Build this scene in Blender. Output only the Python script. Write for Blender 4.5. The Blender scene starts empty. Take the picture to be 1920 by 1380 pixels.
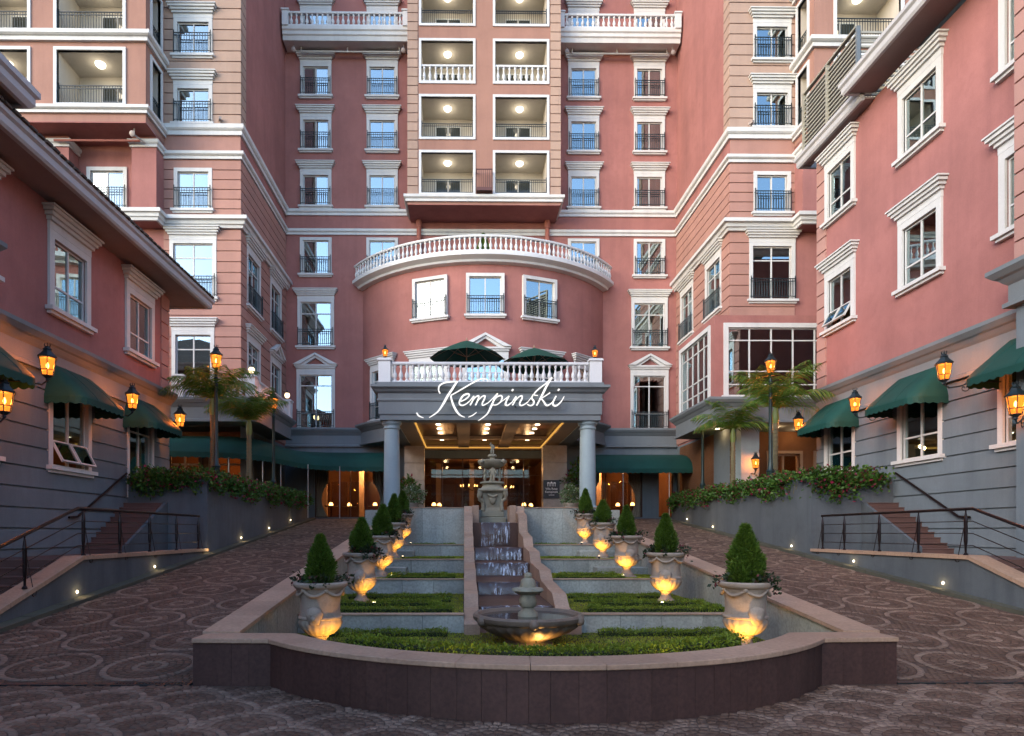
import bpy, math, random
import numpy as np
from mathutils import Vector, Matrix

random.seed(7)
rng = np.random.default_rng(7)
S = bpy.context.scene
COL = S.collection
R = math.radians

# ------------------------------------------------------------------ camera, sky, sun, exposure
EYE = 2.0
cam_d = bpy.data.cameras.new('camera')
cam = bpy.data.objects.new('camera', cam_d)
COL.objects.link(cam)
cam.location = (0, 0, EYE)
cam.rotation_euler = (R(90), 0, R(-0.6))
cam_d.sensor_width = 36
cam_d.lens = 22.5
cam_d.shift_x = 0.0403
cam_d.shift_y = 0.1615
cam_d.clip_end = 2000
S.camera = cam

SUN_EL, SUN_AZ = 23.0, 231.0          # azimuth clockwise from +Y: behind the camera and to its left
world = bpy.data.worlds.new('World')
S.world = world
world.use_nodes = True
wn = world.node_tree
sky = wn.nodes.new('ShaderNodeTexSky')
sky.sky_type = 'NISHITA'
sky.sun_disc = False
sky.sun_elevation = R(SUN_EL)
sky.sun_rotation = R(SUN_AZ)
sky.altitude = 1700
sky.dust_density = 2.4
sky.ozone_density = 1.2
wn.links.new(sky.outputs[0], wn.nodes['Background'].inputs[0])
wn.nodes['Background'].inputs[1].default_value = 0.15

sun_d = bpy.data.lights.new('sun', 'SUN')
sun_d.energy = 0.68
sun_d.angle = R(40)
sun_d.color = (1.0, 0.80, 0.60)
sun = bpy.data.objects.new('sun', sun_d)
COL.objects.link(sun)
_a, _e = R(SUN_AZ), R(SUN_EL)
_dir = Vector((math.sin(_a) * math.cos(_e), math.cos(_a) * math.cos(_e), math.sin(_e)))
sun.rotation_euler = _dir.to_track_quat('Z', 'Y').to_euler()
sun.location = (-20, -20, 40)

S.view_settings.view_transform = 'Standard'
S.view_settings.look = 'None'
S.view_settings.exposure = 2.02
S.view_settings.gamma = 1.0
S.view_settings.use_curve_mapping = False
S.render.engine = 'CYCLES'
S.cycles.use_denoising = True
S.cycles.adaptive_threshold = 0.02
S.cycles.max_bounces = 7
S.cycles.diffuse_bounces = 3
S.cycles.glossy_bounces = 3
S.cycles.transparent_max_bounces = 12
S.cycles.transmission_bounces = 3
S.cycles.sample_clamp_indirect = 4.0
S.cycles.caustics_reflective = False
S.cycles.caustics_refractive = False

# ------------------------------------------------------------------ object helpers
W = {}
I4 = Matrix.Identity(4)


def T(x, y, z, rz=0.0):
    return Matrix.Translation((x, y, z)) @ Matrix.Rotation(rz, 4, 'Z')


def _place(o, parent, M):
    M = M if M is not None else I4
    W[o] = M.copy()
    if parent is not None:
        o.parent = parent
        o.matrix_basis = W[parent].inverted() @ M
    else:
        o.matrix_basis = M
    COL.objects.link(o)
    return o


def tag(o, label=None, cat=None, group=None, kind=None):
    if label: o['label'] = label
    if cat: o['category'] = cat
    if group: o['group'] = group
    if kind: o['kind'] = kind
    return o


def thing(name, label, cat, M=None, group=None):
    o = bpy.data.objects.new(name, None)
    o.empty_display_size = 0.2
    _place(o, None, M)
    return tag(o, label, cat, group)


def ob(name, me, mat, parent=None, M=None, smooth=None):
    if isinstance(me, MB):
        me = me.mesh(name, smooth)
    if mat is not None and not me.materials:
        me.materials.append(mat)
    return _place(bpy.data.objects.new(name, me), parent, M)


def point_light(name, parent, M, power, color, radius=0.06, spot=None):
    d = bpy.data.lights.new(name, 'SPOT' if spot else 'POINT')
    d.energy = power * LAMP
    d.color = color
    d.shadow_soft_size = radius
    if spot:
        d.spot_size = R(spot); d.spot_blend = 0.7
    return _place(bpy.data.objects.new(name, d), parent, M)


LAMP = 0.42           # lamps are dim against the daylight exposure
CACHE = {}


def cached(key, fn):
    if key not in CACHE:
        CACHE[key] = fn()
    return CACHE[key]


class MB:
    def __init__(self):
        self.v = []; self.f = []; self.n = 0

    def add(self, vs, fs):
        b = self.n
        self.v.extend([tuple(p) for p in vs]); self.n += len(vs)
        self.f.extend([tuple(i + b for i in f) for f in fs])
        return self

    def quad(self, a, b, c, d):
        return self.add([a, b, c, d], [(0, 1, 2, 3)])

    def box(self, x0, x1, y0, y1, z0, z1, M=None):
        vs = [(x0, y0, z0), (x1, y0, z0), (x1, y1, z0), (x0, y1, z0),
              (x0, y0, z1), (x1, y0, z1), (x1, y1, z1), (x0, y1, z1)]
        if M is not None: vs = [M @ Vector(p) for p in vs]
        return self.add(vs, [(0, 3, 2, 1), (4, 5, 6, 7), (0, 1, 5, 4), (1, 2, 6, 5), (2, 3, 7, 6), (3, 0, 4, 7)])

    def bbox(self, x0, x1, y0, y1, z0, z1, b=0.01, M=None):
        """box with chamfered edges"""
        vs = []
        for z, i in ((z0, b), (z0 + b, 0), (z1 - b, 0), (z1, b)):
            for (sx, sy) in ((0, 0), (1, 0), (1, 1), (0, 1)):
                X = (x0 + i) if sx == 0 else (x1 - i); Y = (y0 + i) if sy == 0 else (y1 - i)
                vs.append((X, Y, z))
        if M is not None: vs = [M @ Vector(p) for p in vs]
        fs = [(3, 2, 1, 0), (12, 13, 14, 15)]
        for k in range(3):
            for j in range(4):
                a = k * 4 + j; c = k * 4 + (j + 1) % 4
                fs.append((a, c, c + 4, a + 4))
        return self.add(vs, fs)

    def prism(self, poly, y0, y1, M=None):
        """polygon in (x,z), extruded along y"""
        n = len(poly)
        vs = [(p[0], y0, p[1]) for p in poly] + [(p[0], y1, p[1]) for p in poly]
        if M is not None: vs = [M @ Vector(p) for p in vs]
        fs = [tuple(range(n)), tuple(range(2 * n - 1, n - 1, -1))]
        for i in range(n):
            j = (i + 1) % n
            fs.append((i, i + n, j + n, j))
        return self.add(vs, fs)

    def slab(self, poly, z0, z1):
        """polygon in (x,y) counter-clockwise, extruded in z"""
        n = len(poly)
        vs = [(p[0], p[1], z0) for p in poly] + [(p[0], p[1], z1) for p in poly]
        fs = [tuple(range(n - 1, -1, -1)), tuple(range(n, 2 * n))]
        for i in range(n):
            j = (i + 1) % n
            fs.append((i, j, j + n, i + n))
        return self.add(vs, fs)

    def lathe(self, prof, seg=16, M=None, flute=None, a0=0.0, a1=2 * math.pi):
        full = abs(a1 - a0 - 2 * math.pi) < 1e-6
        ns = seg if full else seg + 1
        vs = []
        for (r, z) in prof:
            for k in range(ns):
                a = a0 + (a1 - a0) * k / seg
                rr = r
                if flute: rr = flute(r, z, a)
                vs.append((rr * math.cos(a), rr * math.sin(a), z))
        if M is not None: vs = [M @ Vector(p) for p in vs]
        fs = []
        for i in range(len(prof) - 1):
            for k in range(seg):
                k2 = (k + 1) % ns if full else k + 1
                fs.append((i * ns + k, i * ns + k2, (i + 1) * ns + k2, (i + 1) * ns + k))
        if full:
            fs.append(tuple(range(ns - 1, -1, -1)))
            t = (len(prof) - 1) * ns
            fs.append(tuple(range(t, t + ns)))
        return self.add(vs, fs)

    def tube(self, pts, r, seg=8, cap=True):
        pts = [Vector(p) for p in pts]
        rs = r if isinstance(r, (list, tuple)) else [r] * len(pts)
        vs = []
        up = Vector((0, 0, 1))
        for i, p in enumerate(pts):
            d = (pts[min(i + 1, len(pts) - 1)] - pts[max(i - 1, 0)]).normalized()
            u = d.cross(up)
            if u.length < 1e-3: u = d.cross(Vector((0, 1, 0)))
            u.normalize(); w = u.cross(d)
            for k in range(seg):
                a = 2 * math.pi * k / seg
                vs.append(p + (u * math.cos(a) + w * math.sin(a)) * rs[i])
        fs = []
        for i in range(len(pts) - 1):
            for k in range(seg):
                k2 = (k + 1) % seg
                fs.append((i * seg + k, i * seg + k2, (i + 1) * seg + k2, (i + 1) * seg + k))
        if cap:
            fs.append(tuple(range(seg - 1, -1, -1)))
            t = (len(pts) - 1) * seg
            fs.append(tuple(range(t, t + seg)))
        return self.add(vs, fs)

    def sweep(self, prof, path, closed=False):
        """prof: closed polygon of (out, z); path: (x, y) or (x, y, z); out is to the right of travel"""
        n = len(path)
        P = [Vector(p[:2]) for p in path]
        Z = [p[2] if len(p) > 2 else 0.0 for p in path]
        m = len(prof)
        vs = []
        for i in range(n):
            a = P[i] - P[i - 1] if (i > 0 or closed) else None
            b = P[(i + 1) % n] - P[i] if (i < n - 1 or closed) else None
            if a is None: a = b
            if b is None: b = a
            a = a.normalized(); b = b.normalized()
            na = Vector((a.y, -a.x)); nb = Vector((b.y, -b.x))
            o = (na + nb)
            o = o / max(o.length_squared / 2.0, 0.2)
            for (q, z) in prof:
                vs.append((P[i].x + o.x * q, P[i].y + o.y * q, Z[i] + z))
        fs = []
        for i in range(n if closed else n - 1):
            j = (i + 1) % n
            for k in range(m):
                k2 = (k + 1) % m
                fs.append((i * m + k, j * m + k, j * m + k2, i * m + k2))
        if not closed:
            fs.append(tuple(range(m - 1, -1, -1)))
            fs.append(tuple(range((n - 1) * m, n * m)))
        return self.add(vs, fs)

    def merge(self, other, M=None):
        vs = other.v if M is None else [tuple(M @ Vector(p)) for p in other.v]
        return self.add(vs, other.f)

    def mesh(self, name='mesh', smooth=None):
        me = bpy.data.meshes.new(name)
        me.from_pydata([tuple(p) for p in self.v], [], self.f)
        if smooth:
            me.shade_smooth()
            me.set_sharp_from_angle(angle=R(smooth))
        me.update()
        return me


def np_mesh(name, verts, faces, attrs=None):
    """verts (n,3), faces (m,k) arrays; attrs: {name: per-face float array}"""
    me = bpy.data.meshes.new(name)
    verts = np.asarray(verts, np.float32); faces = np.asarray(faces, np.int32)
    m, k = faces.shape
    me.vertices.add(len(verts)); me.vertices.foreach_set('co', verts.ravel())
    me.loops.add(m * k); me.loops.foreach_set('vertex_index', faces.ravel())
    me.polygons.add(m); me.polygons.foreach_set('loop_start', np.arange(0, m * k, k, dtype=np.int32))
    me.update(calc_edges=True)
    for an, av in (attrs or {}).items():
        a = me.attributes.new(an, 'FLOAT', 'FACE')
        a.data.foreach_set('value', np.asarray(av, np.float32))
    me.validate()
    return me


# ------------------------------------------------------------------ materials
class NT:
    def __init__(self, name):
        self.m = bpy.data.materials.new(name)
        self.m.use_nodes = True
        self.t = self.m.node_tree
        self.t.nodes.clear()
        self.out = self.t.nodes.new('ShaderNodeOutputMaterial')

    def n(self, typ, ins=None, **props):
        nd = self.t.nodes.new('ShaderNode' + typ)
        for k, v in props.items(): setattr(nd, k, v)
        for k, v in (ins or {}).items():
            s = nd.inputs[k]
            if isinstance(v, bpy.types.NodeSocket): self.t.links.new(v, s)
            elif isinstance(v, bpy.types.Node): self.t.links.new(v.outputs[0], s)
            else: s.default_value = v
        return nd

    def done(self, sh):
        self.t.links.new(sh.outputs[0] if isinstance(sh, bpy.types.Node) else sh, self.out.inputs[0])
        return self.m

    def pos(self, scale=(1, 1, 1)):
        g = self.n('NewGeometry')
        return self.n('Mapping', {'Vector': g.outputs['Position'], 'Scale': scale})

    def noise(self, scale, detail=4, vec=None, rough=0.55):
        ins = {'Scale': scale, 'Detail': detail, 'Roughness': rough}
        if vec is not None: ins['Vector'] = vec
        return self.n('TexNoise', ins)

    def mix(self, fac, a, b, blend='MIX'):
        nd = self.t.nodes.new('ShaderNodeMix'); nd.data_type = 'RGBA'; nd.blend_type = blend
        for idx, v in ((0, fac), (6, a), (7, b)):
            s = nd.inputs[idx]
            if isinstance(v, bpy.types.NodeSocket): self.t.links.new(v, s)
            elif isinstance(v, bpy.types.Node): self.t.links.new(v.outputs[0], s)
            else: s.default_value = v if idx == 0 else (tuple(v) + (1,))[:4]
        return nd.outputs[2]

    def ramp(self, fac, lo, hi):
        return self.n('MapRange', {'Value': fac, 'From Min': lo, 'From Max': hi}).outputs[0]


def sc(c, k):
    return tuple(min(1.0, x * k) for x in c)


def stucco(name, col, var=0.10, rough=0.88, bump=0.25, bscale=30, streak=0.12, rnd=0.0, spec=0.3, grime=0.0, speck=0.1):
    t = NT(name)
    p = t.pos()
    big = t.noise(0.42, 8, p, 0.68)
    c = t.mix(t.ramp(big.outputs[0], 0.3, 0.7), sc(col, 1 - var), sc(col, 1 + var))
    st = t.noise(1.0, 6, t.pos((1.5, 1.5, 0.16)), 0.65)
    c = t.mix(t.ramp(st.outputs[0], 0.45, 0.78), c, t.mix(1.0, c, (1 - streak, 1 - streak, 1 - streak * 0.9), 'MULTIPLY'))
    fine = t.noise(bscale * 1.5, 3, p)
    c = t.mix(t.ramp(fine.outputs[0], 0.35, 0.7), c, t.mix(1.0, c, (1 - speck, 1 - speck, 1 - speck), 'MULTIPLY'))
    if grime:
        gn = t.noise(2.2, 7, p, 0.7)
        c = t.mix(t.ramp(gn.outputs[0], 0.52, 0.75), c, sc(col, 1 - grime))
    if rnd:
        oi = t.n('ObjectInfo')
        k = t.n('MapRange', {'Value': oi.outputs['Random'], 'To Min': 1 - rnd, 'To Max': 1 + rnd})
        cc = t.n('CombineColor', {0: k.outputs[0], 1: k.outputs[0], 2: k.outputs[0]})
        c = t.mix(1.0, c, cc.outputs[0], 'MULTIPLY')
    b = t.n('Bump', {'Strength': bump, 'Distance': 0.01, 'Height': t.noise(bscale, 5, p).outputs[0]})
    return t.done(t.n('BsdfPrincipled', {'Base Color': c, 'Roughness': rough, 'Normal': b.outputs[0], 'Specular IOR Level': spec}))


def plain(name, col, rough=0.5, metal=0.0, emit=0.0, ecol=None, var=0.0):
    t = NT(name)
    c = col + (1,)
    if var:
        c = t.mix(t.noise(4.0, 4, t.pos()).outputs[0], sc(col, 1 - var), sc(col, 1 + var))
    ins = {'Base Color': c, 'Roughness': rough, 'Metallic': metal}
    if emit:
        ins['Emission Color'] = (ecol or col) + (1,); ins['Emission Strength'] = emit
    return t.done(t.n('BsdfPrincipled', ins))


def glassmat(name, tint=(0.75, 0.82, 0.82), ior=1.9, wave=0.02):
    t = NT(name)
    fr = t.n('Fresnel', {'IOR': ior})
    b = t.n('Bump', {'Strength': wave, 'Distance': 0.05, 'Height': t.noise(0.9, 1, t.pos()).outputs[0]})
    gl = t.n('BsdfGlossy', {'Color': (0.80, 0.98, 1, 1), 'Roughness': 0.015, 'Normal': b.outputs[0]})
    tr = t.n('BsdfTransparent', {'Color': tint + (1,)})
    return t.done(t.n('MixShader', {0: fr.outputs[0], 1: tr.outputs[0], 2: gl.outputs[0]}))


def leafmat(name, a, b, c=None, trans=0.25, rough=0.5):
    t = NT(name)
    g = t.n('NewGeometry')
    rp = g.outputs['Random Per Island']
    col = t.mix(rp, a, b)
    if c is not None:
        col = t.mix(t.ramp(rp, 0.86, 0.9), col, c)
    nz = t.noise(2.2, 3, t.pos())
    col = t.mix(t.ramp(nz.outputs[0], 0.35, 0.65), col, t.mix(1.0, col, (0.7, 0.72, 0.7), 'MULTIPLY'))
    d = t.n('BsdfPrincipled', {'Base Color': col, 'Roughness': rough, 'Specular IOR Level': 0.3})
    tl = t.n('BsdfTranslucent', {'Color': col})
    return t.done(t.n('MixShader', {0: trans, 1: d.outputs[0], 2: tl.outputs[0]}))


def settmat(name, dark, light):
    t = NT(name)
    at = t.n('Attribute', attribute_name='tone')
    g = t.n('NewGeometry')
    c = t.mix(at.outputs['Fac'], dark, light)
    k = t.n('MapRange', {'Value': g.outputs['Random Per Island'], 'To Min': 0.8, 'To Max': 1.2})
    cc = t.n('CombineColor', {0: k.outputs[0], 1: k.outputs[0], 2: k.outputs[0]})
    c = t.mix(1.0, c, cc.outputs[0], 'MULTIPLY')
    st = t.noise(0.8, 6, t.pos())
    c = t.mix(t.ramp(st.outputs[0], 0.42, 0.7), c, t.mix(1.0, c, (0.62, 0.6, 0.6), 'MULTIPLY'))
    b = t.n('Bump', {'Strength': 0.3, 'Distance': 0.01, 'Height': t.noise(45, 4, t.pos()).outputs[0]})
    rg = t.n('MapRange', {'Value': t.noise(1.6, 4, t.pos()).outputs[0], 'To Min': 0.55, 'To Max': 0.85})
    return t.done(t.n('BsdfPrincipled', {'Base Color': c, 'Roughness': rg.outputs[0], 'Normal': b.outputs[0], 'Specular IOR Level': 0.22}))


def lanternglass(name, col, strength):
    t = NT(name)
    e = t.n('Emission', {'Color': col + (1,), 'Strength': strength * 0.5})
    tr = t.n('BsdfTransparent', {'Color': (1.0, 0.7, 0.4, 1)})
    return t.done(t.n('MixShader', {0: 0.45, 1: tr.outputs[0], 2: e.outputs[0]}))


def emitmat(name, col, strength):
    t = NT(name)
    return t.done(t.n('Emission', {'Color': col + (1,), 'Strength': strength * 0.5}))


def watermat(name):
    t = NT(name)
    n1 = t.noise(1.0, 5, t.pos((17, 17, 1.1)), 0.7)
    n2 = t.noise(1.6, 3, t.pos())
    f = t.n('Math', {0: t.ramp(n1.outputs[0], 0.49, 0.60), 1: t.ramp(n2.outputs[0], 0.40, 0.58)}, operation='MULTIPLY')
    tr = t.n('BsdfTransparent', {'Color': (0.9, 0.9, 0.92, 1)})
    gl = t.n('BsdfGlossy', {'Roughness': 0.1})
    a = t.n('MixShader', {0: 0.04, 1: tr.outputs[0], 2: gl.outputs[0]})
    wh = t.n('BsdfPrincipled', {'Base Color': (0.62, 0.66, 0.74, 1), 'Roughness': 0.3})
    return t.done(t.n('MixShader', {0: f.outputs[0], 1: a.outputs[0], 2: wh.outputs[0]}))


M_ = {}
M_['rose'] = stucco('rose_stucco', (0.325, 0.140, 0.122), 0.17, streak=0.2, grime=0.17)
M_['salmon'] = stucco('salmon_stucco', (0.39, 0.275, 0.213), 0.10, rnd=0.04, streak=0.2, grime=0.12)
M_['salmontone'] = stucco('salmon_stucco_toned', (0.365, 0.200, 0.160), 0.10, rnd=0.04, streak=0.15, grime=0.12)  # same salmon paint, pinker light tone of side and lower walls in the colour
M_['peach'] = stucco('peach_stucco', (0.325, 0.178, 0.135), 0.10, streak=0.2, grime=0.12)
M_['wing'] = stucco('wing_stucco', (0.34, 0.145, 0.130), 0.17, streak=0.2, grime=0.17)
M_['white'] = stucco('white_trim', (0.58, 0.59, 0.57), 0.06, rough=0.6, bump=0.06, streak=0.18, grime=0.12)
M_['whitepaint'] = stucco('white_paint', (0.60, 0.62, 0.62), 0.05, rough=0.45, bump=0.03, streak=0.1)
M_['grey'] = stucco('grey_stucco', (0.145, 0.180, 0.200), 0.13, rnd=0.04, streak=0.25, grime=0.15)
M_['greytrim'] = stucco('grey_trim', (0.16, 0.185, 0.195), 0.08, rough=0.7, bump=0.1)
M_['slate'] = stucco('slate_wall', (0.098, 0.115, 0.126), 0.16, streak=0.35, grime=0.25)
M_['cream'] = stucco('cream_plaster', (0.50, 0.47, 0.41), 0.05, bump=0.05)
M_['soffit'] = stucco('soffit_paint', (0.28, 0.215, 0.20), 0.06, bump=0.05)
M_['iron'] = plain('dark_iron', (0.012, 0.022, 0.026), 0.45, 0.2)
M_['railiron'] = plain('brown_rail_metal', (0.02, 0.013, 0.013), 0.3, 0.6)
M_['lampgreen'] = plain('green_cast_iron', (0.012, 0.03, 0.03), 0.4, 0.3)
M_['glass'] = glassmat('window_glass', ior=4.8)
M_['glassclear'] = glassmat('clear_glass', ior=1.5)
M_['glassdark'] = glassmat('shop_glass', (0.85, 0.8, 0.75), 1.35, 0.01)
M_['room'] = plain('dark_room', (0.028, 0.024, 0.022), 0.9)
M_['roomwarm'] = stucco('warm_room', (0.16, 0.075, 0.035), 0.3)
M_['curtain'] = plain('sheer_curtain', (0.52, 0.53, 0.50), 0.9, var=0.08)
M_['curtainbrown'] = plain('brown_curtain', (0.13, 0.062, 0.045), 0.9, var=0.1)
M_['awning'] = stucco('green_awning', (0.005, 0.052, 0.041), 0.28, rough=0.75, bump=0.2, bscale=90)
M_['stone'] = stucco('blue_grey_stone', (0.38, 0.40, 0.345), 0.22, rough=0.6, speck=0.3, bscale=14, streak=0.35, rnd=0.16, grime=0.25)
M_['plum'] = stucco('plum_stone', (0.078, 0.041, 0.034), 0.15, speck=0.35, bscale=14, rough=0.6, streak=0.4, grime=0.3, rnd=0.08, bump=0.15)
M_['coping'] = stucco('pink_coping', (0.42, 0.285, 0.195), 0.18, speck=0.25, bscale=14, rough=0.6, rnd=0.10, grime=0.25)
M_['step'] = stucco('red_step', (0.115, 0.066, 0.056), 0.15, rough=0.55, rnd=0.1, grime=0.2)
M_['cascade'] = stucco('wet_brown_stone', (0.105, 0.055, 0.038), 0.3, rough=0.6, streak=0.5, spec=0.3, grime=0.3, speck=0.2)
M_['urn'] = stucco('aged_terracotta', (0.36, 0.30, 0.235), 0.15, rough=0.8, streak=0.3, grime=0.55, bump=0.4)
M_['statue'] = stucco('lichen_stone', (0.29, 0.275, 0.20), 0.2, rough=0.8, streak=0.3, grime=0.5, bump=0.5)
M_['basin'] = stucco('basin_stone', (0.20, 0.155, 0.115), 0.2, rough=0.55, streak=0.3, grime=0.5, bump=0.4)
M_['column'] = stucco('blue_grey_column', (0.29, 0.37, 0.39), 0.10, rough=0.6, bump=0.2)
M_['wood'] = stucco('dark_wood', (0.075, 0.03, 0.016), 0.25, rough=0.35, bump=0.1)
M_['beam'] = stucco('beam_plaster', (0.33, 0.235, 0.165), 0.08, bump=0.05)
M_['marble'] = stucco('pale_marble', (0.36, 0.32, 0.27), 0.3, rough=0.35, grime=0.35)
M_['tile'] = stucco('roof_tile', (0.07, 0.055, 0.045), 0.3)
M_['fascia'] = stucco('grey_fascia', (0.46, 0.46, 0.46), 0.08, rough=0.6, bump=0.05)
M_['louver'] = plain('olive_louver', (0.30, 0.29, 0.235), 0.5, 0.1, var=0.1)
M_['louverpost'] = plain('grey_louver_post', (0.13, 0.155, 0.17), 0.5, 0.1)
M_['sett'] = settmat('porphyry_setts', (0.118, 0.072, 0.050), (0.245, 0.172, 0.128))
M_['joint'] = stucco('sett_joint', (0.100, 0.066, 0.050), 0.2)
M_['soil'] = stucco('soil', (0.05, 0.035, 0.025), 0.3)
M_['kerb'] = stucco('mossy_kerb', (0.085, 0.085, 0.062), 0.25, grime=0.3)
M_['hedge'] = leafmat('box_hedge_leaf', (0.10, 0.165, 0.014), (0.27, 0.35, 0.032))
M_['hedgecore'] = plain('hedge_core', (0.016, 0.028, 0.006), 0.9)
M_['grass'] = leafmat('lawn_grass', (0.32, 0.40, 0.025), (0.50, 0.52, 0.05))
M_['conifer'] = leafmat('conifer_needle', (0.05, 0.11, 0.012), (0.12, 0.21, 0.026))
M_['vine'] = leafmat('vine_leaf', (0.03, 0.085, 0.014), (0.10, 0.21, 0.03), (0.22, 0.015, 0.05))
M_['ivy'] = leafmat('trailing_leaf', (0.018, 0.038, 0.016), (0.045, 0.07, 0.03), (0.16, 0.03, 0.04))
M_['palm'] = leafmat('palm_leaf', (0.07, 0.16, 0.02), (0.17, 0.28, 0.045), (0.30, 0.22, 0.05))
M_['shrub'] = leafmat('shrub_leaf', (0.03, 0.09, 0.02), (0.09, 0.2, 0.05))
M_['trunk'] = stucco('palm_trunk', (0.15, 0.135, 0.075), 0.25, bump=0.5)
M_['crownshaft'] = plain('palm_crownshaft', (0.12, 0.17, 0.04), 0.5, var=0.2)
M_['lampglass'] = lanternglass('amber_lantern_glass', (1.0, 0.25, 0.025), 1.3)
M_['bulb'] = emitmat('warm_bulb', (1.0, 0.55, 0.16), 14.0)
M_['globe'] = emitmat('small_globe', (1.0, 0.72, 0.40), 2.2)
M_['ceil_lamp'] = emitmat('ceiling_lamp', (1.0, 0.88, 0.70), 2.0)
M_['downlight'] = emitmat('downlight', (1.0, 0.80, 0.52), 5.0)
M_['led'] = emitmat('led_marker', (1.0, 0.80, 0.50), 9.0)
M_['cove'] = emitmat('cove_strip', (1.0, 0.50, 0.10), 0.42)
M_['candle'] = emitmat('table_candle', (1.0, 0.50, 0.14), 6.0)
M_['letter'] = plain('sign_letter', (0.80, 0.79, 0.72), 0.4, emit=0.14, ecol=(1.0, 0.96, 0.84))
M_['signpanel'] = plain('black_sign', (0.012, 0.012, 0.014), 0.3)
M_['signprint'] = plain('sign_print', (0.8, 0.8, 0.78), 0.5)
M_['water'] = watermat('falling_water')
M_['pool'] = plain('pool_water', (0.035, 0.027, 0.024), 0.06)
M_['canvas'] = stucco('green_canvas', (0.008, 0.055, 0.036), 0.12, rough=0.8, bump=0.15, bscale=90)
M_['timber'] = plain('pale_timber', (0.30, 0.20, 0.12), 0.5, var=0.15)
M_['pipe'] = plain('steel_pipe', (0.42, 0.41, 0.38), 0.45, 0.3)
M_['pinkpipe'] = stucco('painted_pipe', (0.34, 0.13, 0.10), 0.08)
M_['cctv'] = plain('white_plastic', (0.30, 0.25, 0.22), 0.5)
# ------------------------------------------------------------------ facade kit
def frame_of(p0, p1):
    d = Vector((p1[0] - p0[0], p1[1] - p0[1]))
    return T(p0[0], p0[1], 0, math.atan2(d.y, d.x)), d.length, d.normalized()


def along(p0, d, p):
    return (p - p0[0]) * d.x if abs(d.x) > 0.5 else (p - p0[1]) * d.y


def wall_mesh(L, z0, z1, holes, depth=0.3):
    mb = MB()
    us = sorted(set([0.0, L] + [u for h in holes for u in h[:2]]))
    zs = sorted(set([z0, z1] + [z for h in holes for z in h[2:4]]))
    us = [u for u in us if -1e-6 <= u <= L + 1e-6]; zs = [z for z in zs if z0 - 1e-6 <= z <= z1 + 1e-6]
    for i in range(len(us) - 1):
        for k in range(len(zs) - 1):
            uc = (us[i] + us[i + 1]) / 2; zc = (zs[k] + zs[k + 1]) / 2
            if any(h[0] < uc < h[1] and h[2] < zc < h[3] for h in holes): continue
            mb.quad((us[i], 0, zs[k]), (us[i + 1], 0, zs[k]), (us[i + 1], 0, zs[k + 1]), (us[i], 0, zs[k + 1]))
    for (a, b, c, e) in [h[:4] for h in holes]:
        D = depth
        mb.quad((a, 0, c), (a, 0, e), (a, D, e), (a, D, c))
        mb.quad((b, 0, c), (b, D, c), (b, D, e), (b, 0, e))
        mb.quad((a, 0, e), (b, 0, e), (b, D, e), (a, D, e))
        mb.quad((a, 0, c), (a, D, c), (b, D, c), (b, 0, c))
    return mb


TRANSOMS = {'slide': [], 'cross': [0.74], 'low': [0.34], 'tall': [0.28, 0.80], 'grid': [0.17, 0.365, 0.817]}


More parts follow.
